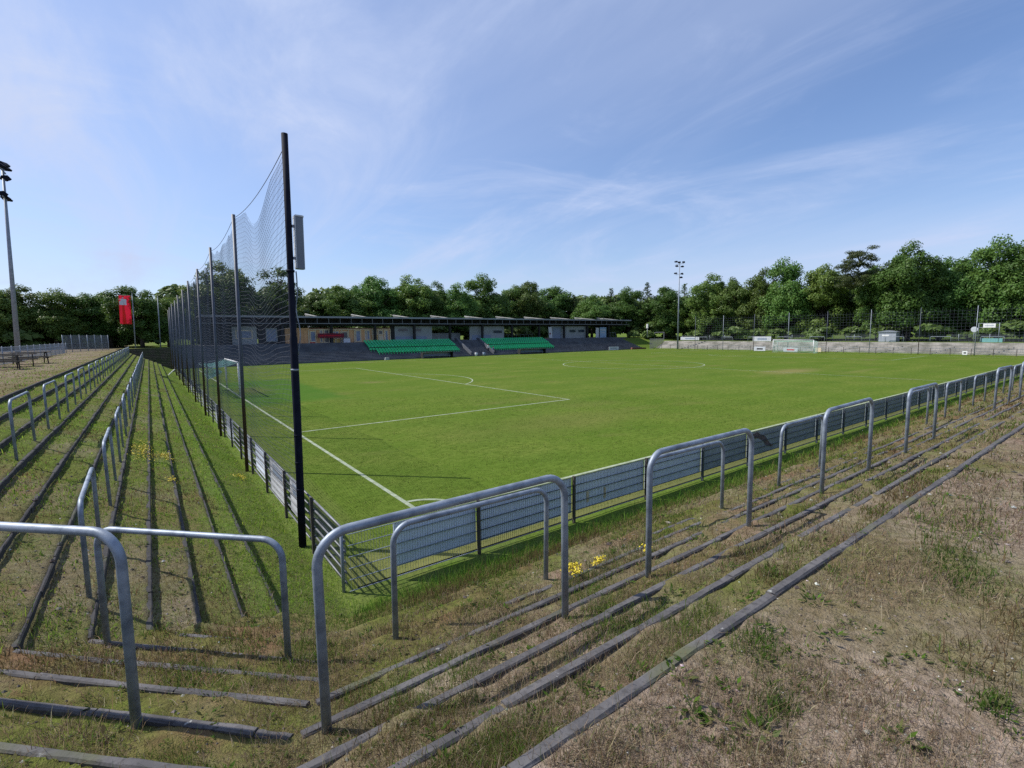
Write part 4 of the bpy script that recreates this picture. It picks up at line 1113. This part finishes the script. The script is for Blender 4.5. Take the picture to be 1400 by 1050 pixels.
def person(x, y, z, rz, label, shirt, seated, arm=0):
    """one continuous skinned body with clothing colours by face, hair as a child"""
    me = bpy.data.meshes.new('person'); 
    h = .47 if seated else .88
    hipz = h
    if seated:
        J = {'pel':(0,0,hipz,.13),'bel':(0,.02,hipz+.2,.125),'che':(0,.0,hipz+.42,.135),'nek':(0,-.02,hipz+.56,.055),'hd0':(0,-.04,hipz+.66,.085),'hd1':(0,-.04,hipz+.78,.075)}
        for s, q in ((-1,'l'),(1,'r')):
            J.update({q+'hip':(s*.1,0,hipz-.02,.09),q+'kne':(s*.14,-.42,hipz-.0,.065),q+'ank':(s*.14,-.45,.08,.045),q+'toe':(s*.15,-.62,.04,.04),
                      q+'sho':(s*.2,0,hipz+.46,.06),q+'elb':(s*.25,-.12,hipz+.2,.045),q+'wri':(s*.16,-.34,hipz+.1,.035),q+'han':(s*.13,-.42,hipz+.08,.035)})
    else:
        J = {'pel':(0,0,hipz,.13),'bel':(0,0,hipz+.22,.12),'che':(0,.0,hipz+.45,.14),'nek':(0,0,hipz+.6,.055),'hd0':(0,-.02,hipz+.7,.085),'hd1':(0,-.02,hipz+.82,.075)}
        for s, q in ((-1,'l'),(1,'r')):
            J.update({q+'hip':(s*.1,0,hipz-.05,.09),q+'kne':(s*.11,-.02,.48,.065),q+'ank':(s*.12,.0,.08,.045),q+'toe':(s*.13,-.17,.04,.04),
                      q+'sho':(s*.2,0,hipz+.5,.06),q+'elb':(s*.27,.02,hipz+.22,.045),q+'wri':(s*.28,-.1,hipz-.02,.033),q+'han':(s*.28,-.13,hipz-.12,.035)})
    keys = list(J); E = [('pel','bel'),('bel','che'),('che','nek'),('nek','hd0'),('hd0','hd1')]
    for q in 'lr': E += [('pel',q+'hip'),(q+'hip',q+'kne'),(q+'kne',q+'ank'),(q+'ank',q+'toe'),('che',q+'sho'),(q+'sho',q+'elb'),(q+'elb',q+'wri'),(q+'wri',q+'han')]
    me.from_pydata([J[k][:3] for k in keys], [(keys.index(a), keys.index(b)) for a, b in E], [])
    o = mesh_obj('person', me); tag(o, label, 'person')
    sk = o.modifiers.new('skin', 'SKIN'); sk.use_smooth_shade = True
    sub = o.modifiers.new('sub', 'SUBSURF'); sub.levels = 1; sub.render_levels = 1
    for i, k in enumerate(keys): me.skin_vertices[0].data[i].radius = (J[k][3],)*2
    me.skin_vertices[0].data[0].use_root = True
    dg = bpy.context.evaluated_depsgraph_get(); me2 = bpy.data.meshes.new_from_object(o.evaluated_get(dg))
    o.modifiers.clear(); o.data = me2; me2.materials.clear()
    for mt in (M['skin'], shirt, M['trousers']): me2.materials.append(mt)
    for p in me2.polygons:
        c = p.center; p.use_smooth = True
        hand = abs(c.x) > .12 and ((c.y < -.28 and seated and c.z < hipz+.16 and c.z > hipz+.04 and abs(c.x) < .22) or (not seated and c.z < hipz+.02 and abs(c.x) > .22))
        p.material_index = 0 if (c.z > hipz+.55 or hand) else (1 if c.z > hipz+.06 and not (seated and c.y < -.25) else 2)
    m = MB(); hz = hipz+(.76 if seated else .80); hy = -.01
    m.tube([(0,hy+.02,hz-.08),(0,hy+.03,hz-.02),(0,hy+.01,hz+.05),(0,hy,hz+.10),(0,hy,hz+.12)], [.085,.1,.095,.06,.02], 10)
    m.build('hair', M['hair'], o)
    o.location = (x, y, z); o.rotation_euler = (0, 0, rz)
person(49.3, 70.6, .50, R(-20), 'standing dark haired person in a white shirt on the stand stairs', M['shirt'], False)
person(50.9, 71.2, .42, R(15), 'seated person in a blue shirt beside the stand stairs', M['shirt_blue'], True)
# ball bags / bins at the stair foot
def bin_(x, y, label, mat):
    root = empty('waste_bin', (x, y, 0)); tag(root, label, 'bin')
    m = MB(); m.tube([(0,0,0),(0,0,.75)], [.24,.29], 12); m.build('bin_body', mat, root); m = MB(); m.tube([(0,0,.75),(0,0,.82)], [.31,.26], 12); m.build('lid', M['dark'], root)
bin_(45.6, 69.3, 'pale grey bin at the left foot of the stand stairs', M['antenna_light'])
bin_(47.4, 69.3, 'dark bin at the middle foot of the stand stairs', M['wall_blue'])
r_ = empty('advertising_board', (85, 69.5, 0)); tag(r_, 'small white board low in front of the right end of the stand bank', 'board')
m = MB(); m.box((-1.7,-.03,.05),(1.7,.03,.85)); m.build('panel', M['board_white'], r_); m = MB(); m.box((-1.3,-.037,.4),(1.2,-.031,.6)); m.build('print_patch', M['wall_blue'], r_)
m = MB(); m.prism([(91.3,0),(97.0,0),(96.6,.35),(91.5,.5)], 'y', 69.2, 69.7); tag(m.build('rolled_cover', M['red_track']), 'long reddish brown cover lying at the right end of the stand', 'cover')
m = MB(); m.prism([(27.2,0),(28.0,0),(27.9,.45),(27.3,.45)], 'y', 69.3, 69.6); tag(m.build('equipment_box', M['wall_grey']), 'small grey box at the foot of the stand before the left seats', 'box')
# gate railing between stand and far terrace
root = empty('entrance_gate', (0,0,0)); tag(root, 'pale upright bar railing and gate frame between stand and far terrace', 'gate')
A, B = Vector((98.6,69.4,0)), Vector((104.5,69.6,0))
m = MB()
for i in range(24):
    p = A+(B-A)*(i/23); m.beam(p, p+Vector((0,0,2.6)), .07, .07, (1,0,0))
for z in (.2,2.5): m.beam(A+Vector((0,-.06,z)), B+Vector((0,-.06,z)), .06, .08)
m.build('railing', M['rail_light'], root)
m = MB()
for y in (71.3, 74.3): m.beam((107,y,1.9),(107,y,4.1),.14,.14,(1,0,0))
m.beam((107,71.2,4.17),(107,74.4,4.17),.14,.14); m.build('gate_frame', M['rail_light'], root)
root = empty('lamp_post', (104, 74.5, 2.7)); tag(root, 'short lamp post with a white head near the entrance gate', 'lamp post')
m = MB(); m.tube([(0,0,0),(0,0,2.6)], .06, 8); m.build('pole', M['galv_dull'], root)
m = MB(); m.box((-.2,-.2,2.6),(.2,.2,3.75)); m.build('lamp_head', M['white_paint'], root)

# ------------------------------------------------------------------ trees
def leaf_quads(P, nrm, size, asp=.65):
    n = len(P); t = rng.normal(0, 1, (n, 3)); nr = nrm+rng.normal(0, .55, (n, 3)); nr /= np.linalg.norm(nr, axis=1, keepdims=True)
    u = np.cross(nr, t); u /= np.linalg.norm(u, axis=1, keepdims=True)+1e-9; w = np.cross(nr, u)
    s = (size*(.6+rng.random(n)*.8))[:, None] if np.ndim(size) else size*(.6+rng.random((n, 1))*.8)
    return np.stack([P-u*s, P-w*s*asp, P+u*s, P+w*s*asp], 1).reshape(-1, 3)
def broadleaf(seed, H=16., Rc=5., low=.17, nclump=160, per=200, open_=0.0):
    st = random.getstate(); random.seed(seed); g = np.random.default_rng(seed)
    clumps = []
    # several overlapping masses give an uneven outline
    lobes = [(g.normal(0, Rc*.32), g.normal(0, Rc*.32), H*(.22+.5*g.random()), Rc*(.45+.25*g.random())) for _ in range(8)]
    lobes.append((g.normal(0, .5), g.normal(0, .5), H*.80, Rc*.46)); lobes.append((0, 0, H*.60, Rc*.82)); lobes.append((0, 0, H*.42, Rc*.88)); lobes.append((0, 0, H*.25, Rc*.8))
    tries = 0
    while len(clumps) < nclump and tries < 6000:
        tries += 1
        l = lobes[g.integers(len(lobes))]; d = g.normal(0, 1, 3); d /= np.linalg.norm(d)
        q = np.array(l[:3])+d*l[3]*np.array([1, 1, .85])*g.uniform(.8, 1.03)
        if q[2] < H*low or q[2] > H*.965 or math.hypot(q[0], q[1]) > Rc*1.08: continue
        clumps.append((q, g.uniform(.6, 1.35)*Rc*.23, d))
    V = []
    for q, r, d in clumps:
        n = int(per*(r/(Rc*.21))**1.6); a = g.normal(0, 1, (n, 3)); a /= np.linalg.norm(a, axis=1, keepdims=True)
        a[:, 2] = np.where(a[:, 2] < -.75, -a[:, 2]*.7, a[:, 2])
        P = q+a*r*np.array([1.05, 1.05, 1.0])*(g.random((n, 1))**.45)
        V.append(leaf_quads(P, a*.9+np.array([0, 0, .25])+d*.3, .165*(1+open_*.2)))
    V = np.concatenate(V)
    crown = np_mesh('crown', V, np.arange(len(V)).reshape(-1, 4), M['leaf'])
    m = MB(); h0 = H*.45
    m.tube([(0,0,-.4),(.05,.02,H*.15),(.15,-.1,h0),(.1,.1,H*.7)], [H*.026,H*.021,H*.015,H*.006], 9)
    for q, r, d in clumps[::5]:
        z0 = min(q[2]*.65, H*.6); m.tube([(.1,0,z0),(q[0]*.5,q[1]*.5,(z0+q[2])/2+.2),tuple(q)], [H*.008,H*.005,H*.002], 5)
    trunk = m.mesh('trunk', M['bark'])
    random.setstate(st); return crown, trunk
def conifer(seed, H=16., Rc=3.2):
    g = np.random.default_rng(seed); V = []
    for z in np.arange(H*.22, H*.99, .42):
        f = 1-(z-H*.2)/(H*.8); R_ = Rc*f**.85*g.uniform(.75, 1.1)+.15
        for b in range(int(4+6*f)):
            a = g.random()*6.28; n = int(10+26*f); t = g.random(n)**.7
            P = np.stack([np.cos(a)*R_*t, np.sin(a)*R_*t, z-R_*t*.28+g.normal(0, .12, n)], 1)+g.normal(0, .13, (n, 3))
            V.append(leaf_quads(P, np.tile([0,0,1.], (n, 1)), .17, .5))
    V = np.concatenate(V); crown = np_mesh('crown', V, np.arange(len(V)).reshape(-1, 4), M['leaf_dark'])
    m = MB(); m.tube([(0,0,-.4),(0,0,H*.97)], [H*.017,H*.002], 7); return crown, m.mesh('trunk', M['bark'])
def pine(seed, H=18., Rc=4.2):
    g = np.random.default_rng(seed); V = []; m = MB(); mb_ = MB(); lean = -.13
    def ax(z): return np.array([-lean*0, (z/H)**1.2*(-2.5), z])
    m.tube([tuple(ax(z)) for z in np.linspace(-.4, H*.93, 33)], [.30-.0061*i for i in range(33)], 9)
    for i in range(62):
        z = H*(.60+.38*g.random()); c = ax(z); f = 1-abs((z/H-.78)/.28)**2*.7; a = g.random()*6.28; rr = Rc*f*g.uniform(.25, .95)
        q = c+np.array([math.cos(a)*rr, math.sin(a)*rr, g.uniform(-.2, .7)]); z0 = min(z-.5, H*.86); mb_.tube([tuple(ax(z0-.8)), tuple(ax(z0)), tuple((c+q)/2+np.array([0,0,.2])), tuple(q)], [.05,.07,.05,.02], 5, cap=False)
        n = 230; aa = g.normal(0, 1, (n, 3)); aa /= np.linalg.norm(aa, axis=1, keepdims=True)
        P = q+aa*np.array([1.15,1.15,.48])*(g.random((n, 1))**.5)*g.uniform(.8, 1.2); V.append(leaf_quads(P, aa*.5+np.array([0,0,.8]), .15, .4))
    V.append(np.array([mb_.v[i] for f in mb_.f for i in f]))
    V = np.concatenate(V); return np_mesh('crown', V, np.arange(len(V)).reshape(-1, 4), M['needle']), m.mesh('trunk', M['bark_pine'])
BL = [broadleaf(100+i) for i in range(7)] 
BLO = broadleaf(140, low=.2, nclump=85, per=120, open_=.5)       # looser crown
CO = [conifer(200+i) for i in range(3)]
PI = pine(300)
TR = [(-21.7,86.4,8.7,3.6),(-19.5,89.4,9.5,3.8),(-15.9,87.7,8.9,3.6),(-13.0,90.0,8.6,3.6),(-9.8,90.3,8.8,3.7),(-5.8,84.7,9.8,4.0),(-2.4,86.1,8.0,3.2),(1.5,96.2,10.9,4.0),
 (6.3,93.3,15.2,6.6),(15.4,93.2,15.6,6.2),(25.2,102.0,11.2,5.2),(29.2,97.8,12.6,5.2),(38.6,100.7,16.0,5.9),(45.9,97.8,15.6,6.0),(52.8,99.1,15.0,5.0),(56.9,95.2,14.2,5.2),
 (67.0,99.1,17.0,7.0),(78.0,100.9,15.2,5.6),(81.1,98.2,16.3,4.9),(90.1,99.9,15.9,6.4),
 (96.6,95.3,12.9,4.6),(97,88.5,12.6,5.4),(106.3,89.8,14.8,4.4),(107.8,84.1,14.6,6.0),(109.8,79.3,15.7,4.4),(112.7,74.8,14.4,6.2),(125.3,77.7,16.0,4.8),
 (123.3,68.0,17.8,6.4),(125.5,62.1,16.6,5.2),(126.9,54.9,18.2,6.0),(125.4,47.9,19.5,6.6),(127.3,40.3,17.4,6.0),(110.8,30.0,17.4,4.3),(126.2,28.8,16.6,5.0),
 (123.0,22.5,19.5,6.2),(127.4,18.4,16.3,5.2),(126.9,13.6,17.2,5.5),(119.9,8.6,17.8,5.6),(120.2,4.4,17.5,5.4),(121.0,-.1,16,5.5),(127.7,-4.1,15.5,5.5),(122,-9,16,5.5),(124,-15,17,5.5),
 (-26.5,84,9.2,3.8),(-30.5,80,9.0,3.8),(-34.5,75,9.4,3.8)]
def tree_label(i):
    if i < 7: return f'leafy low tree beyond the sandy plateau, {ORD[i]} from the left edge mast'
    if i == 7: return 'smaller leafy tree behind the net just left of the tallest pair'
    if i == 8: return 'big round tree behind the net, left one of the tall pair'
    if i == 9: return 'loose airy tree behind the corner pole, right one of the tall pair'
    if i < 20: return f'broad dark green tree behind the stand roof, {ORD[i-10]} right of the corner pole'
    if i in CON: return f'pointed dark conifer between stand and lamp mast, {ORD[(i-20)//2]} from the stand end'
    if i < 27: return f'rounded tree among the conifers left of the lamp mast, {ORD[(i-21)//2]} from the stand'
    if i == 32: return 'tall leaning pine with bare reddish trunk behind the far terrace'
    if i < 32: return f'broad green tree behind the far terrace, {ORD[i-27]} right of the lamp mast'
    if i < 43: return f'broad green tree behind the far terrace, {ORD[i-33]} right of the leaning pine'
    return f'leafy low tree left of the floodlight mast, {ORD[i-43]} beyond it'
CON = (20, 22, 24, 26)
for i, (x, y, Hh, Rc) in enumerate(TR):
    if 27 <= i < 43 and i != 32:
        q = 1.0 if i in (36, 37, 38, 39) else .925; x = -5+(x+5)*q; y = -10.3+(y+10.3)*q; Hh = (Hh+2.7-4.26)*q+4.26-2.7; Rc *= q
    root = empty('pine_tree' if i == 32 else ('conifer_tree' if i in CON else 'leafy_tree'), (x, y, 2.65 if x < 108 else 1.85), random.random()*6.28 if i != 32 else 0.0)
    tag(root, tree_label(i), 'tree', 'trees around the ground')
    if i == 32: cr, tk = PI; s = (Rc/4.2, Rc/4.2, Hh/18)
    elif i in CON: cr, tk = CO[i % 3]; s = (Rc/3.0, Rc/3.0, Hh/16)
    elif i == 9: cr, tk = BLO; s = (Rc/5, Rc/5, Hh/16)
    else: cr, tk = BL[(i*3) % 7]; s = (Rc/5, Rc/5, Hh/15.6)
    root.scale = s if x < 108 else (s[0], s[1], s[2]*(1+.8/Hh))
    mesh_obj('trunk', tk, root); mesh_obj('crown', cr, root)
# the wood behind, one mass
V = []
def mass(cx, cy, cz, rx, rz_, n, size):
    a = rng.normal(0, 1, (n, 3)); a /= np.linalg.norm(a, axis=1, keepdims=True); a[:, 2] = np.abs(a[:, 2])*1.0-.15
    P = np.array([cx, cy, cz])+a*np.array([rx, rx, rz_])*(rng.random((n, 1))**.35); V.append(leaf_quads(P, a+np.array([0,0,.4]), size*1.25))
def wood_line(x0, y0, x1, y1, n, h0, h1, r, per):
    for i in range(n):
        t = (i+random.random()*.6)/n; h_ = random.uniform(h0, h1)
        cx, cy = x0+(x1-x0)*t+random.uniform(-2,2), y0+(y1-y0)*t+random.uniform(-2,2)
        for k in range(3): mass(cx+random.uniform(-2,2), cy+random.uniform(-2,2), 2.7+h_*(.15+.27*k), r*random.uniform(.6,1.0), h_*.30, per, .42)
wood_line(-45, 84, -2, 104, 14, 6.0, 7.5, 4.5, 650)
wood_line(0, 108, 96, 112, 24, 11, 14, 6.0, 750)
wood_line(96, 104, 138, 74, 14, 11.5, 14.0, 6, 900)
wood_line(124, 78, 127, -30, 20, 10.5, 13.5, 6, 900)
wood_line(134, 88, 142, -40, 20, 9, 13, 7, 700)
wood_line(113.5, 68, 113.5, -24, 34, 1.8, 3.0, 2.3, 200)  # low leafy strip added to darken the ground where tree shade belongs
wood_line(96, 93, 115, 72, 6, 3, 5, 2.5, 300)
wood_line(2, 91, 92, 93, 20, 2.5, 4.5, 2.8, 300)
wood_line(-42, 80, -6, 96, 14, 2.5, 4.5, 2.8, 320)
V = np.concatenate(V); me = np_mesh('wood', V, np.arange(len(V)).reshape(-1, 4), M['leaf_dark'])
tag(mesh_obj('forest', me), kind='stuff')

# ------------------------------------------------------------------ camera, sun, sky
cam = bpy.data.cameras.new('camera'); co = link(bpy.data.objects.new('camera', cam)); S.camera = co
cam.sensor_width = 36; cam.lens = 36*665.3/1400; cam.clip_start = .05; cam.clip_end = 4000
yaw, pitch, roll = .6383, .1031, -.0113
f = Vector((math.sin(yaw)*math.cos(pitch), math.cos(yaw)*math.cos(pitch), -math.sin(pitch)))
r = Vector((math.cos(yaw), -math.sin(yaw), 0)); u = r.cross(f)
r2 = r*math.cos(roll)+u*math.sin(roll); u2 = -r*math.sin(roll)+u*math.cos(roll)
mw = Matrix((r2, u2, -f)).transposed().to_4x4(); mw.translation = (-4.9636, -10.334, 4.2563); co.matrix_world = mw

SUN_EL, SUN_AZ = R(47.9), R(-45)         # azimuth from +Y towards +X
sd = Vector((math.sin(SUN_AZ)*math.cos(SUN_EL), math.cos(SUN_AZ)*math.cos(SUN_EL), math.sin(SUN_EL)))
sun = bpy.data.lights.new('sun', 'SUN'); sun.energy = 3.9; sun.angle = R(.53); sun.color = (1, .95, .86)
so = link(bpy.data.objects.new('sun', sun)); so.rotation_euler = sd.to_track_quat('Z', 'Y').to_euler()

wd_ = bpy.data.worlds.new('World'); S.world = wd_; wd_.use_nodes = True; nt = wd_.node_tree
bg = nt.nodes['Background']; bg.inputs['Strength'].default_value = .12
sky = N(nt, 'ShaderNodeTexSky', sky_type='NISHITA'); sky.sun_disc = False; sky.sun_elevation = SUN_EL; sky.sun_rotation = SUN_AZ
sky.air_density = 1.15; sky.dust_density = .55; sky.ozone_density = 6.0; sky.altitude = 50
tc = N(nt, 'ShaderNodeTexCoord'); sx = N(nt, 'ShaderNodeSeparateXYZ'); nt.links.new(tc.outputs['Generated'], sx.inputs[0])
zc = N(nt, 'ShaderNodeMath', operation='MAXIMUM'); zc.inputs[1].default_value = 0; nt.links.new(sx.outputs['Z'], zc.inputs[0])
za_ = N(nt, 'ShaderNodeMath', operation='ADD'); za_.inputs[1].default_value = .16; nt.links.new(zc.outputs[0], za_.inputs[0])
dx = N(nt, 'ShaderNodeMath', operation='DIVIDE'); dy = N(nt, 'ShaderNodeMath', operation='DIVIDE')
nt.links.new(sx.outputs['X'], dx.inputs[0]); nt.links.new(za_.outputs[0], dx.inputs[1]); nt.links.new(sx.outputs['Y'], dy.inputs[0]); nt.links.new(za_.outputs[0], dy.inputs[1])
cv = N(nt, 'ShaderNodeCombineXYZ'); nt.links.new(dx.outputs[0], cv.inputs['X']); nt.links.new(dy.outputs[0], cv.inputs['Y'])
def cloud(scale, rot, st, lo, hi, loc, detail=6, dist=.8, rough=.55):
    mp = N(nt, 'ShaderNodeMapping'); mp.inputs['Rotation'].default_value = (0, 0, rot); mp.inputs['Scale'].default_value = st; mp.inputs['Location'].default_value = loc
    nt.links.new(cv.outputs[0], mp.inputs['Vector'])
    no = N(nt, 'ShaderNodeTexNoise'); no.inputs['Scale'].default_value = scale; no.inputs['Detail'].default_value = detail; no.inputs['Roughness'].default_value = rough; no.inputs['Distortion'].default_value = dist
    nt.links.new(mp.outputs[0], no.inputs['Vector'])
    mr = N(nt, 'ShaderNodeMapRange', interpolation_type='SMOOTHSTEP'); mr.inputs['From Min'].default_value = lo; mr.inputs['From Max'].default_value = hi
    nt.links.new(no.outputs['Fac'], mr.inputs['Value']); return mr.outputs['Result']
c1 = cloud(.42, R(20), (1.15, .55, 1), .30, .68, (7.8, 4.8, 0), 6, .7)
c2 = cloud(1.05, R(28), (1.25, .38, 1), .44, .80, (12.0, 5.3, 0), 9, 1.1, .62)
c3 = cloud(1.5, R(-20), (.75, .8, 1), .48, .82, (6.0, 8.3, 0), 9, .9, .62)
mm = N(nt, 'ShaderNodeMath', operation='MULTIPLY_ADD'); mm.inputs[1].default_value = .60; nt.links.new(c2, mm.inputs[0])
m1 = N(nt, 'ShaderNodeMath', operation='MULTIPLY'); m1.inputs[1].default_value = .40; nt.links.new(c1, m1.inputs[0]); nt.links.new(m1.outputs[0], mm.inputs[2])
m3 = N(nt, 'ShaderNodeMath', operation='MULTIPLY_ADD', use_clamp=True); m3.inputs[1].default_value = .5; nt.links.new(c3, m3.inputs[0]); nt.links.new(mm.outputs[0], m3.inputs[2])
skc = mixc(nt, 1.0, sky.outputs['Color'], (.80,.80,.88), 'MULTIPLY')
cl = mixc(nt, m3.outputs[0], skc, (3.35, 3.9, 5.35)); hz = N(nt, 'ShaderNodeMath', operation='MULTIPLY'); hz.inputs[1].default_value = -6.0; nt.links.new(zc.outputs[0], hz.inputs[0])
he = N(nt, 'ShaderNodeMath', operation='EXPONENT'); nt.links.new(hz.outputs[0], he.inputs[0])
hm = N(nt, 'ShaderNodeMath', operation='MULTIPLY'); hm.inputs[1].default_value = .52; nt.links.new(he.outputs[0], hm.inputs[0])
cl = mixc(nt, hm.outputs[0], cl, (3.3, 3.85, 5.3))
nt.links.new(cl, bg.inputs['Color'])

S.view_settings.view_transform = 'Standard'; S.view_settings.look = 'None'; S.view_settings.gamma = 1; S.view_settings.exposure = .55
S.cycles.max_bounces = 6; S.cycles.diffuse_bounces = 3; S.cycles.transparent_max_bounces = 8
try: S.cycles.use_denoising = False
except Exception: pass
